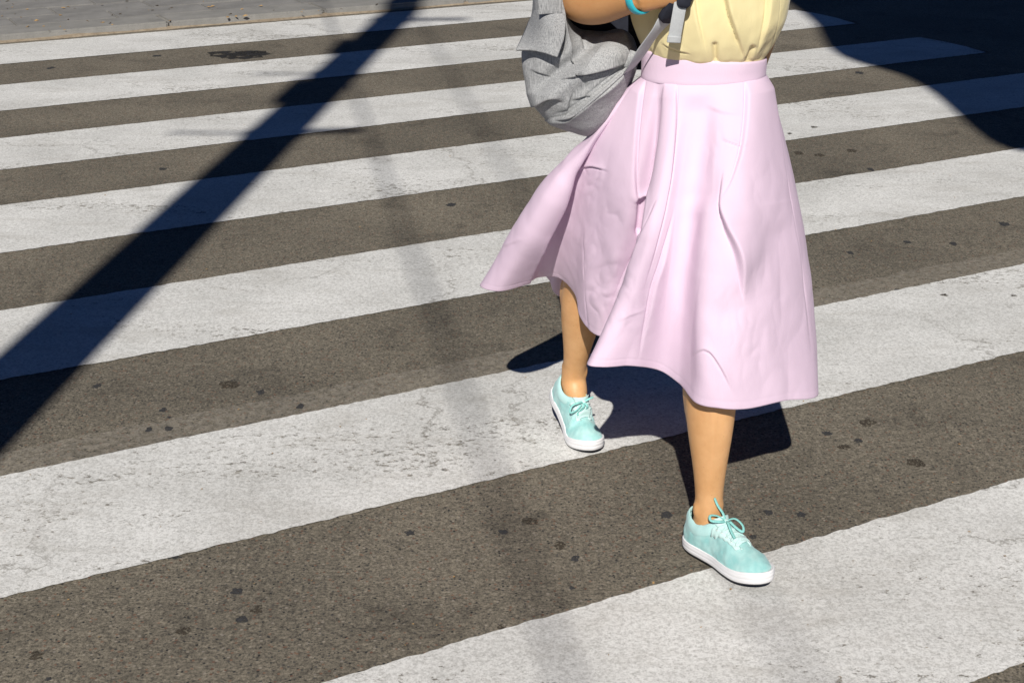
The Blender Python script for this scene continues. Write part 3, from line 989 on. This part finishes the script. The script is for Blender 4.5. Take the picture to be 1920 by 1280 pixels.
# blousing: the hem line follows the band, loose cloth sags between the gathers
sag = np.array([.5 + .5 * math.sin(5.5 * t + .6) + .4 * math.sin(9.3 * t) for t in TH])
Bn = grid_normals(B, True)
if ((Bn * (B - B.mean(0, keepdims=True))).sum(-1)).mean() < 0: Bn = -Bn
zz = B[..., 2]
low = np.exp(-((zz - 1.03) / .035) ** 2)
B[..., 2] -= low * (sag[:, None] - .5) * .006
bp = survey(B)
bvis = 1 / (1 + np.exp((Bn[..., 1] + 0.05) * 12))
BLOUSE_CREASES = [
    ('foldR', [(1335, -140), (1361, 5), (1375, 52), (1404, 128)], .018, 45),
    ('foldL', [(1290, -140), (1304, 0), (1312, 50), (1330, 128)], .010, 40),
    ('foldR', [(1440, -140), (1436, 0), (1428, 60), (1412, 128)], .010, 36),
    ('valley', [(1340, 78), (1341, 94), (1343, 124)], .007, 5),
    ('valley', [(1414, 82), (1408, 96), (1398, 124)], .009, 5),
    ('foldU', [(1236, 78), (1262, 90), (1300, 103)], .006, 14),
    ('foldL', [(1460, -60), (1456, 30), (1440, 100)], .006, 24),
]
hb = crease_field(bp, BLOUSE_CREASES) * bvis
for i in range(NB):
    for j in range(NL):
        p = B[i, j]
        g = math.exp(-max(p[2] - 1.005, 0) / .05)
        hb[i, j] += (.0022 + .0006 * g) * mnoise.noise((math.cos(TH[i]) * 3.2, math.sin(TH[i]) * 3.2, p[2] * 3.5 + 2)) + g * .0010 * mnoise.noise((math.cos(TH[i]) * 9, math.sin(TH[i]) * 9, p[2] * 8)) + .0010 * mnoise.noise((p[0] * 60, p[1] * 60, p[2] * 40))
hb *= np.clip((zz - .995) / .012, 0, 1)
B2 = B + Bn * hb[..., None]
F1 = np.array(grid_faces(NB, NL, True))
blouse = mesh_obj('top', B2.reshape(-1, 3), F1, M['blouse'])
fit(blouse, person)
# short sleeves that hug the upper arms
def sleeve(sh, el, name):
    a = sh + (sh - el) * .06; b = sh * .62 + el * .38
    inn = np.array([.384, 2.92, sh[2] - .01])
    pts = spline([inn * .5 + sh * .5, a * .8 + sh * .2, sh * .8 + el * .2, b], 20)
    V, F = sweep(pts, list(spline([.066, .064, .062, .064], 20)[:, 0]), 36, cap=False)
    o = mesh_obj(name, V, F, M['blouse'])
    o.parent = blouse
sleeve(SH_R, EL_R, 'sleeve')
sleeve(SH_L, EL_L, 'sleeve')

# ------------------------------------------------------------------ shoes
def smooth01(x):
    x = np.clip(x, 0, 1); return x * x * (3 - 2 * x)

def foot_outline(phi):
    """sole edge, local: x heel to toe, y outward; mirrored by 'hand'"""
    pts = [(.253, .004), (.248, .021), (.231, .0355), (.194, .0445), (.155, .0430), (.115, .0370), (.075, .0335), (.040, .0335), (.014, .0265), (.001, .010),
           (.001, -.010), (.014, -.0265), (.040, -.0335), (.075, -.0330), (.115, -.0325), (.155, -.0390), (.192, -.0405), (.226, -.0330), (.246, -.0180)]
    return spline(pts, phi, True)

NP = 160
SHOE = .965
def shoe(name, hand, xf, label):
    """hand = +1: wide side of the forefoot towards +y.  xf: local -> world"""
    ol = foot_outline(NP)
    ol[:, 1] *= hand
    cx = np.array([.125, 0.0])
    def toe_spring(x): return .010 * smooth01((x - .17) / .085) ** 1.5
    def world(V):
        V = np.asarray(V, float)
        return xf(V * SHOE)
    # upper: from the sole edge over the instep to the ankle opening
    ang = np.arctan2(ol[:, 1], ol[:, 0] - .062)
    nv = 46
    U = np.zeros((NP, nv, 3))
    vv = np.linspace(0, 1, nv)
    for i in range(NP):
        x, y = ol[i]
        p0 = np.array([cx[0] + (x - cx[0]) * .965, y * .955, .0215 + toe_spring(x)])
        a = ang[i]
        # ankle opening: an ellipse dipping at the sides, higher at tongue and heel
        ca, sa = math.cos(a), math.sin(a)
        front = max(ca, 0) ** 2
        p2 = np.array([.062 + .052 * ca + .004 * front, .034 * sa, .070 + .026 * front + .014 * max(-ca, 0) ** 2])
        fx = smooth01((x - .10) / .14)
        c1 = np.array([p0[0] - .004 * fx + (.0 if x > .02 else -.004), p0[1] * 1.04, p0[2] + .026 + .004 * (1 - fx)])
        c2 = np.array([p2[0] * .55 + p0[0] * .45, p2[1] * .9 + p0[1] * .12, p2[2] * (1 - .36 * fx) + p0[2] * .36 * fx + .010 * fx * (1 - fx) * 4])
        b = vv[:, None]
        U[i] = p0 * (1 - b) ** 3 + c1 * 3 * b * (1 - b) ** 2 + c2 * 3 * b * b * (1 - b) + p2 * b ** 3
    Un = grid_normals(U, True)
    if (Un[..., 2]).mean() < 0: Un = -Un
    # soft creases across the vamp
    h = np.zeros((NP, nv))
    for i in range(NP):
        for j in range(nv):
            p = U[i, j]
            h[i, j] = .0016 * mnoise.noise((p[0] * 55, p[1] * 30, p[2] * 40 + hand)) + .0010 * mnoise.noise((p[0] * 120, p[1] * 90, p[2] * 90))
            if .165 < p[0] < .20: h[i, j] -= .0016 * math.sin((p[0] - .165) / .035 * math.pi) * smooth01((p[2] - .035) / .02)
    U2 = U + Un * h[..., None]
    ufaces = grid_faces(NP, nv, True)
    upper = mesh_obj(name, world(U2.reshape(-1, 3)), ufaces, M['knit'])
    fit(upper, person)
    if label: upper['label'] = label
    # surface lookup for things laid on the instep
    flat = U2.reshape(-1, 3); flatn = Un.reshape(-1, 3)
    def on(x, y, lift=.0015):
        m = flat[:, 2] > .03
        d = (flat[:, 0] - x) ** 2 + (flat[:, 1] - y) ** 2 + np.where(m, 0, 1)
        idx = np.argsort(d)[:9]
        w = 1 / (d[idx] + 1e-7); w /= w.sum()
        return (flat[idx] * w[:, None]).sum(0) + (flatn[idx] * w[:, None]).sum(0) * lift
    # midsole: stacked outlines, with grooves
    prof = [(.000, .90), (.001, .955), (.004, .985), (.010, 1.0), (.0125, 1.004), (.0133, .990), (.0145, 1.004), (.020, 1.006), (.0225, 1.006), (.0232, .994), (.0245, 1.004), (.0285, .996), (.0315, .975), (.0305, .940), (.0285, .86)]
    W = np.zeros((NP, len(prof), 3))
    for j, (z, s) in enumerate(prof):
        thick = 1.0
        W[:, j, 0] = cx[0] + (ol[:, 0] - cx[0]) * (1 - (1 - s) * .4)
        W[:, j, 1] = ol[:, 1] * s
        hz = 1.0 + .14 * smooth01((ol[:, 0] - .15) / .08)
        W[:, j, 2] = .004 + z * hz * .78 + toe_spring(ol[:, 0])
    sv = list(W.reshape(-1, 3)); sf = grid_faces(NP, len(prof), True)
    sv.append((cx[0], 0, .004)); cb = len(sv) - 1
    sf += [(cb, ((i + 1) % NP) * len(prof), i * len(prof)) for i in range(NP)]
    sole = mesh_obj('sole', world(sv), sf, M['rubber']); sole.parent = upper
    ov, of = [], []
    for j, (z, s) in enumerate(((.0, .88), (.0015, .93), (.0048, .945))):
        for i in range(NP):
            ov.append((cx[0] + (ol[i, 0] - cx[0]) * (1 - (1 - s) * .45), ol[i, 1] * s, z + toe_spring(ol[i, 0])))
    for j in range(2):
        for i in range(NP):
            i2 = (i + 1) % NP
            of.append((j * NP + i, j * NP + i2, (j + 1) * NP + i2, (j + 1) * NP + i))
    ov.append((cx[0], 0, 0)); of += [(len(ov) - 1, (i + 1) % NP, i) for i in range(NP)]
    def sub(o):
        o.parent = upper; return o
    sub(mesh_obj('outsole', world(ov), of, M['outsole']))
    # knitted sock collar round the ankle
    col_ = []
    rows = [(-.10, .0015), (0.0, .0028), (.0, .0005), (-.12, -.003)]
    top = U2[:, -1]; below = U2[:, -5]
    cen = np.array([.066, 0, 0])
    for i in range(NP):
        dirv = (top[i] - below[i]); dirv /= np.linalg.norm(dirv)
        outv = top[i] - cen; outv[2] = 0; outv /= np.linalg.norm(outv)
        for k, (dz, off_) in enumerate(((-.012, .0010), (-.004, .0022), (.004, .0016), (.011, .0002), (.012, -.0020), (.0, -.004))):
            col_.append(top[i] + np.array([0, 0, 1.0]) * dz - outv * (.0040 * max(dz, 0) / .011) + outv * off_)
    sub(mesh_obj('sock', world(col_), grid_faces(NP, 6, True), M['mint']))
    # tongue
    tv = []
    for i, x in enumerate(np.linspace(.176, .104, 16)):
        for yy in np.linspace(-1, 1, 9):
            w = .014 + .004 * i / 15
            p = on(x, yy * w, .0035 - .002 * yy * yy)
            if i > 12: p = p + np.array([-.002, 0, .0045]) * (i - 12)
            tv.append(p)
    tg = sub(mesh_obj('tongue', world(tv), grid_faces(16, 9), M['mint_pale']))
    sd = tg.modifiers.new('t', 'SOLIDIFY'); sd.thickness = .002
    # eyestay panels with eyelets
    eye_x = np.linspace(.172, .118, 5)
    for s in (-1, 1):
        ev = []
        xs = np.linspace(.186, .104, 26)
        for i, x in enumerate(xs):
            scal = .0014 * abs(math.sin((x - .178) / .0135 * math.pi))
            y_in = .0095 + .0035 * (i / 25); y_out = y_in + .010 + scal + .002 * (i / 25)
            if i < 3: y_in, y_out = y_in + .001 * (3 - i), y_out - .004 * (3 - i)
            for t in np.linspace(0, 1, 6):
                ev.append(on(x, s * (y_in * (1 - t) + y_out * t), .0022 if 0 < t < 1 else .0004))
        sub(mesh_obj('eyestay', world(ev), grid_faces(26, 6), M['mint_pale'])).modifiers.new('t', 'SOLIDIFY').thickness = .0012
        for x in eye_x:
            c = on(x, s * (.0160 + .003 * (.172 - x) / .054), .0026)
            ring = []
            eb = MB()
            pts = [c + np.array([.0026 * math.cos(a), .0026 * math.sin(a), 0]) for a in np.linspace(0, 2 * math.pi, 13)]
            eb.tube(pts, .0008, 6, cap=False)
            eb.v = [tuple(q) for q in world(eb.v)]
            sub(eb.build('eyelet', M['eyelet']))
    # laces: zigzag bars, then a bow
    lc = MB()
    for k in range(4):
        for s in (-1, 1):
            x0, x1 = eye_x[k], eye_x[k + 1]
            y0, y1 = s * (.0155 + .0008 * k), -s * (.0155 + .0008 * (k + 1))
            pts = []
            for t in np.linspace(0, 1, 9):
                q = on(x0 * (1 - t) + x1 * t, y0 * (1 - t) + y1 * t, .0040 + .0022 * math.sin(math.pi * t) * (1.3 if s > 0 else .5))
                pts.append(q)
            lc.tube(spline(pts, 18), .0029, 8, flat=.4)
    lc.tube(spline([on(eye_x[0], -.015, .003), on(eye_x[0] + .001, 0, .006), on(eye_x[0], .015, .003)], 14), .0019, 8, flat=.6)
    knot = on(.106, 0, .0080)
    ball(lc, knot, (.0055, .0065, .0045), 8)
    lc.v = [tuple(q) for q in world(lc.v)]
    sub(lc.build('lace', M['mint_pale']))
    bow = MB()
    def k_(dx, dy, dz): return knot + np.array([dx, dy * hand, dz])
    if hand > 0:
        loops = [[k_(0, 0, 0), k_(.012, .014, .006), k_(.030, .020, -.004), k_(.040, .012, -.012), k_(.030, .004, -.006), k_(.010, .002, .002)],
                 [k_(0, 0, 0), k_(-.012, -.012, .010), k_(-.020, -.026, .012), k_(-.010, -.032, .006), k_(.002, -.016, .004), k_(0, 0, 0)],
                 [k_(0, 0, 0), k_(-.010, .000, .014), k_(-.020, -.006, .030), k_(-.026, -.010, .046)],
                 [k_(0, 0, 0), k_(.014, -.006, .002), k_(.030, -.012, -.008), k_(.046, -.016, -.016)]]
    else:
        loops = [[k_(0, 0, 0), k_(.004, .018, .006), k_(.004, .034, -.002), k_(.014, .040, -.014), k_(.020, .028, -.010), k_(.008, .010, .001)],
                 [k_(0, 0, 0), k_(.020, -.004, .002), k_(.044, -.002, -.008), k_(.054, .006, -.014), k_(.040, .010, -.008), k_(.012, .004, .002)],
                 [k_(0, 0, 0), k_(-.002, -.016, .006), k_(-.006, -.028, .004)],
                 [k_(0, 0, 0), k_(.018, .008, .001), k_(.040, .018, -.010), k_(.056, .018, -.018)]]
    for lp_ in loops:
        bow.tube(spline(lp_, 30), .0030, 8, flat=.45)
    bow.v = [tuple(q) for q in world(bow.v)]
    sub(bow.build('lace_bow', M['mint_dark']))
    return upper

def shoe_xf(heel, az, pitch=0.0, roll=0.0, bend=0.0, ball_x=.175):
    """pitch > 0 lifts the toe about the heel; bend > 0 lifts the heel about the ball of the foot"""
    f = np.array([math.sin(az), -math.cos(az), 0]); l = np.array([math.cos(az), math.sin(az), 0]); up = np.array([0, 0, 1.0])
    def xf(V):
        V = np.array(V, float)
        x, y, z = V[:, 0].copy(), V[:, 1].copy(), V[:, 2].copy()
        if bend:
            # angle grows smoothly behind the ball
            t = smooth01((ball_x + .02 - x) / .06)
            a = bend * t
            dx, dz = x - ball_x, z
            nx = ball_x + dx * np.cos(a) + dz * np.sin(a)
            nz = -dx * np.sin(a) + dz * np.cos(a)
            x, z = nx, nz
        if pitch:
            c, s = math.cos(pitch), math.sin(pitch)
            x, z = x * c - z * s, x * s + z * c
        if roll:
            c, s = math.cos(roll), math.sin(roll)
            y, z = y * c - z * s, y * s + z * c
        return heel + x[:, None] * f + y[:, None] * l + z[:, None] * up
    return xf

shoe('shoe', 1, shoe_xf(np.array([.371, 2.724, .005]), math.radians(34), pitch=math.radians(2.0)), None)
shoe('shoe', -1, shoe_xf(np.array([.100, 3.368, .002]), math.radians(25), bend=math.radians(29), ball_x=.165), None)

# ------------------------------------------------------------------ wristband
wbm = empty('wristband', tuple(WR_R))
tag(wbm, 'bright cyan rubber wristband on the raised forearm', 'wristband')
hand_dir = hd; hd = fd
wc = WR_R - hd * .006
bb_ = MB()
ax1 = np.cross(hd, [0, 0, 1.0]); ax1 /= np.linalg.norm(ax1); ax2 = np.cross(ax1, hd)
nr = 64
prof = [(-.0085, .0005), (-.0085, .0035), (-.006, .0052), (0, .0056), (.006, .0052), (.0085, .0035), (.0085, .0005)]
V = []
for i in range(nr):
    a = 2 * math.pi * i / nr
    for (s, g) in prof:
        V.append(wc + hd * s + ax1 * ((.0265 + g) * math.cos(a)) + ax2 * ((.0275 + g) * math.sin(a)))
bb_.add(V, [tuple(q) for q in grid_faces(nr, len(prof), True)])
fit(bb_.build('band', M['cyan']), wbm)
sv = []
for i, a in enumerate(np.linspace(.5, 1.2, 9)):
    for j, s in enumerate(np.linspace(-.007, .007, 4)):
        sv.append(wc + hd * s + ax1 * (.0345 * math.cos(a)) + ax2 * (.0355 * math.sin(a)))
fit(mesh_obj('display', sv, grid_faces(9, 4), M['screen']), wbm)

# ------------------------------------------------------------------ backpack
pack = empty('backpack', (.12, 2.99, .86))
tag(pack, 'grey heather canvas backpack hanging at the hip of the person', 'backpack')
SIL = [(1196, 108), (1188, 72), (1168, 57), (1140, 61), (1110, 60), (1086, 55), (1066, 34), (1050, -20), (1032, -110), (1008, -98), (1000, -20), (997, 25), (986, 62), (978, 96), (980, 130), (986, 160), (990, 183), (1008, 206), (1028, 226), (1065, 241), (1105, 252), (1142, 225), (1170, 180), (1188, 140)]
YC = 2.985
sil = np.array([P(x, y, YC) for x, y in SIL])
na, nr = 260, 84
ring = spline(sil, na, True)
cen = P(1076, 120, YC)
R = np.sin(np.linspace(0, 1, nr) * math.pi / 2)
def pack_half(sign, thick):
    Q = np.zeros((na, nr, 3))
    for j, r in enumerate(R):
        Q[:, j] = cen * (1 - r) + ring * r
        prof = (1 - r ** 3.4) ** (1 / 2.0) if r < 1 else 0
        Q[:, j, 1] += sign * thick * prof
    return Q
front = pack_half(-1, .105)
rear = pack_half(1, .085)
Fn = grid_normals(front, True)
if Fn[..., 1].mean() > 0: Fn = -Fn
fp = survey(front)
PACK_CREASES = [
    ('foldU', [(1040, 152), (1092, 139), (1123, 133), (1190, 116)], .022, 45),
    ('foldD', [(1000, 232), (1045, 221), (1070, 213), (1112, 179), (1150, 148), (1200, 100)], .026, 26),
    ('foldU', [(990, 206), (1012, 194), (1037, 181), (1060, 192)], .022, 24),
    ('valley', [(1000, 166), (1050, 132), (1080, 110), (1130, 66)], .012, 12),
    ('ridge', [(1020, 185), (1080, 150), (1130, 112), (1175, 88)], .009, 16),
    ('foldL', [(1170, 30), (1172, 70), (1175, 140)], .014, 50),
    ('foldU', [(1066, 190), (1090, 183), (1116, 179)], .008, 12),
    ('valley', [(1078, 134), (1092, 148), (1098, 172)], .007, 6),
    ('foldL', [(1075, 165), (1068, 190), (1062, 222)], .008, 26),
    ('valley', [(1052, 30), (1056, 70), (1046, 110)], .010, 6),
    ('valley', [(1088, 54), (1092, 72), (1100, 92)], .005, 3),
    ('foldU', [(990, 128), (1012, 138), (1036, 150)], .006, 16),
    ('ridge', [(985, 110), (990, 150), (1002, 186)], .005, 9),
    ('valley', [(1030, 216), (1066, 205), (1108, 172), (1146, 141), (1185, 108)], .003, 2),
]
hh = crease_field(fp, PACK_CREASES)
fade = np.clip((1 - R) / .06, 0, 1)[None, :]
for i in range(na):
    for j in range(nr):
        p = front[i, j]
        hh[i, j] += .0035 * abs(mnoise.noise((p[0] * 15, p[1] * 15, p[2] * 15))) + .0008 * mnoise.noise((p[0] * 50, p[1] * 50, p[2] * 50))
front = front + Fn * (hh * fade)[..., None]
pm = MB()
F1 = np.array(grid_faces(na, nr, True))
pm.add(front.reshape(-1, 3), [tuple(q) for q in F1])
pm.add(rear.reshape(-1, 3), [tuple(q) for q in F1[:, ::-1]])
bag = fit(pm.build('sack', M['heather']), pack)
ft = front.reshape(-1, 3); fpx = survey(ft)
def on_pack(x, y, lift=.004):
    """point on the sack's street-side face"""
    m = np.argsort((fpx[:, 0] - x) ** 2 + (fpx[:, 1] - y) ** 2)[:4]
    p = ft[m].mean(0)
    return P(x, y, p[1] - lift)
# dark padded back panel, above and behind the slumped sack
bpn = MB()
for dy in (0,):
    o_ = [P(x, y, 3.04) for x, y in ((1210, 130), (1212, 60), (1204, -40), (1185, -140), (1120, -190), (1050, -180), (1010, -120), (1030, 20), (1080, 100))]
    rg = spline(o_, 90, True); cc = rg.mean(0)
    V_, F_ = [], []
    for (s, d_) in ((0, -.018), (.6, -.018), (.9, -.014), (1.0, 0), (.9, .014), (.0, .016)):
        for q_ in rg: V_.append(cc * (1 - s) + q_ * s + np.array([0, d_, 0]))
    for j in range(5):
        for k in range(90):
            k2 = (k + 1) % 90
            F_.append((j * 90 + k, j * 90 + k2, (j + 1) * 90 + k2, (j + 1) * 90 + k))
    bpn.add(V_, F_)
fit(bpn.build('back_panel', M['pad']), pack)
# base seam piping
pp = [on_pack(x, y, .004) for x, y in ((1024, 226), (1050, 224), (1076, 216), (1116, 184), (1150, 154), (1180, 126), (1192, 108))]
sm = MB(); sm.tube(spline(pp, 60), .0028, 10)
fit(sm.build('piping', M['heather']), pack)
# flap of the outer pocket
FL = [[(1003, 20), (1020, 21), (1040, 23), (1058, 27)],
      [(992, 42), (1014, 44), (1038, 46), (1060, 50)],
      [(982, 66), (1008, 70), (1034, 74), (1056, 76)],
      [(968, 94), (996, 95), (1022, 100), (1045, 108)]]
lift = [.006, .018, .026, .030]
fl = np.array([[on_pack(max(x, 984), y, lift[i]) if x >= 984 else P(x, y, on_pack(986, y, lift[i])[1]) for x, y in row] for i, row in enumerate(FL)])
fs = spline(fl.reshape(4, -1), 24).reshape(24, 4, 3)
fs2 = np.array([spline(r, 24) for r in fs])
for i in range(24):
    for j in range(24):
        p = fs2[i, j]
        fs2[i, j, 1] += .004 * mnoise.noise((p[0] * 40, 3, p[2] * 40))
fo = mesh_obj('flap', fs2.reshape(-1, 3), grid_faces(24, 24), M['heather'])
md = fo.modifiers.new('t', 'SOLIDIFY'); md.thickness = .004; md.offset = 0
fit(fo, pack)
# side strap loop above the flap
def ribbon(pts, width, thick, name, material, across=(1, 0, 0), n=40, taper=None):
    pts = spline(pts, n)
    a = np.array(across, float)
    T_ = np.gradient(pts, axis=0); T_ /= np.linalg.norm(T_, axis=1)[:, None]
    V = []
    for i in range(n):
        w = a - T_[i] * (a @ T_[i]); w /= np.linalg.norm(w)
        nn = np.cross(T_[i], w)
        hw = width / 2 * (taper(i / (n - 1)) if taper else 1)
        for (s, t) in ((-1, -.6), (-.94, -1), (.94, -1), (1, -.6), (1, .6), (.94, 1), (-.94, 1), (-1, .6)):
            V.append(pts[i] + w * hw * s + nn * thick / 2 * t)
    F = []
    for i in range(n - 1):
        for k in range(8):
            k2 = (k + 1) % 8
            F.append((i * 8 + k, i * 8 + k2, (i + 1) * 8 + k2, (i + 1) * 8 + k))
    F.append(tuple(range(8))[::-1]); F.append(tuple((n - 1) * 8 + k for k in range(8)))
    return fit(mesh_obj(name, V, F, material), pack)
ribbon([on_pack(1022, -110, .012), on_pack(1026, -60, .016), on_pack(1030, -10, .016), on_pack(1032, 26, .012)], .046, .003, 'side_strap', M['heather'])
# shoulder strap: padded part over the shoulder, then webbing back to the foot of the sack
pd = [SH_R + [.02, .08, .03], SH_R + [.025, .02, .062], SH_R + [.035, -.060, .045], P(1288, -150, 2.785), P(1288, -60, 2.765), P(1274, 0, 2.765), P(1246, 40, 2.785)]
ribbon(pd, .046, .012, 'strap_pad', M['pad'], across=(1, .1, .55), taper=lambda t: 1.0 if t < .93 else math.sqrt(max(1 - ((t - .93) / .075) ** 2, .05)))
ribbon([P(1252, 30, 2.782), P(1236, 52, 2.790), P(1212, 84, 2.815), P(1190, 118, 2.850), P(1178, 134, 2.90)], .031, .0022, 'webbing', M['webbing'], across=(1, 0, .72))
ribbon([P(1280, -30, 2.758), P(1276, 5, 2.755), P(1270, 40, 2.757), P(1263, 78, 2.764)], .024, .0022, 'webbing', M['webbing'], across=(1, 0, .1))
ribbon([P(1264.5, 68, 2.760), P(1263, 80, 2.762)], .0255, .005, 'webbing_end', M['webbing'], across=(1, 0, .1), n=6)
ribbon([P(1287, -60, 2.762), P(1284, -20, 2.756), P(1281, 15, 2.754)], .027, .010, 'strap_pad', M['pad'], across=(1, 0, .1), taper=lambda t: 1.0 if t < .8 else math.sqrt(max(1 - ((t - .8) / .21) ** 2, .05)))
ribbon([P(1188, 96, 2.865), P(1183, 110, 2.862), P(1176, 126, 2.868)], .014, .003, 'tab', M['heather'], across=(1, 0, .6), n=12)

# ------------------------------------------------------------------ pole, cables and an added board outside the frame that throw the shadows
cot = 1 / math.tan(SUN_EL)
def caster(x, y, z):
    """point at height z whose sun shadow falls on road point (x, y)"""
    return np.array([x - math.sin(SUN_AZ) * cot * z, y - math.cos(SUN_AZ) * cot * z, z])
PB = np.array([-1.775, -1.20, 0.0])
pole = empty('utility_pole', tuple(PB))
tag(pole, 'tall round concrete utility pole with steel brackets beside the crossing', 'utility pole')
pb = MB(); pb.tube([PB + [0, 0, z] for z in np.linspace(0, 10, 30)], list(np.linspace(.150, .118, 30)), 32)
fit(pb.build('shaft', M['concrete']), pole)
br = []
for z, L, dirx, r in ((5.72, .34, -1, .012), (6.70, .30, -1, .011), (5.75, .24, 1, .03), (8.0, .35, 1, .03)):
    m_ = MB(); m_.tube([PB + [0, 0, z], PB + [dirx * (.13 + L * .5), 0, z + .01], PB + [dirx * (.13 + L), 0, z + .015]], r, 12)
    fit(m_.build('bracket', M['steel']), pole)
for z, w_, h_ in ((6.40, .05, .34), (7.30, .05, .26)):
    m_ = MB(); m_.box(PB + [-.13 - w_ / 2, 0, z], (w_, .14, h_))
    fit(m_.build('junction_box', M['steel'], smooth=False), pole)
for z in (5.72, 6.70, 8.0, 9.2):
    m_ = MB(); pts = [PB + [.137 * math.cos(a), .137 * math.sin(a), z] for a in np.linspace(0, 2 * math.pi, 25)]
    m_.tube(pts, (.012), 8)
    fit(m_.build('clamp', M['steel']), pole)
for i, (a, b, z) in enumerate((((-.68, 6.65), (.06, 2.45), 7.4), ((-.54, 9.1), (0.0, 5.6), 8.6))):
    A_, B_ = caster(a[0], a[1], z), caster(b[0], b[1], z)
    d = (B_ - A_) / np.linalg.norm(B_ - A_)
    pts = []
    for t in np.linspace(-6, 26, 60):
        q = A_ + d * t; q[2] = z + .0006 * (t - 2) ** 2; pts.append(q)
    m_ = MB(); m_.tube(pts, .010 if i == 0 else .008, 10)
    c_ = m_.build('overhead_cable', M['cable'])
    tag(c_, ('lower' if i == 0 else 'upper') + ' black overhead cable slung past the utility pole', 'cable')

# unseen board on a leg, right of the camera, added to cast a shadow
YB = -0.7
bz0 = (6.02 - YB) / (cot * math.cos(SUN_AZ))
bx0 = 2.08 - math.sin(SUN_AZ) * cot * bz0
blocker = empty('shadow_board', (bx0 + 1.6, YB, 0))
tag(blocker, 'unseen grey board on a steel leg, added to cast a shadow on the road', 'shadow_board')
EDGE = [(2.30, 6.02), (2.14, 6.10), (2.07, 6.30), (2.07, 6.68), (2.08, 7.26), (2.03, 7.70), (1.88, 8.02), (1.81, 8.33), (1.84, 8.75), (1.88, 9.13), (1.88, 9.7), (1.86, 10.2), (1.84, 12.5), (1.95, 16.0)]  # board outline shaped after the edge of the shadow it casts
pts = [caster_plane for caster_plane in ((x - math.sin(SUN_AZ) * (y - YB) / math.cos(SUN_AZ), (y - YB) / (cot * math.cos(SUN_AZ))) for x, y in EDGE)]
pts = [tuple(q) for q in spline(pts, 60)] + [(bx0 + 7.0, pts[-1][1]), (bx0 + 7.0, pts[0][1])]
n = len(pts)
V = [(x, YB - .05, z) for x, z in pts] + [(x, YB + .05, z) for x, z in pts]
F = [tuple(range(n)), tuple(range(n, 2 * n))[::-1]] + [(k, n + k, n + (k + 1) % n, (k + 1) % n) for k in range(n)]
fit(mesh_obj('board', V, F, M['panel'], smooth=False), blocker)
m_ = MB(); m_.tube([(bx0 + 3.2, YB - .2, 0), (bx0 + 3.2, YB - .2, bz0 + 2)], .18, 24)
fit(m_.build('post', M['steel']), blocker)
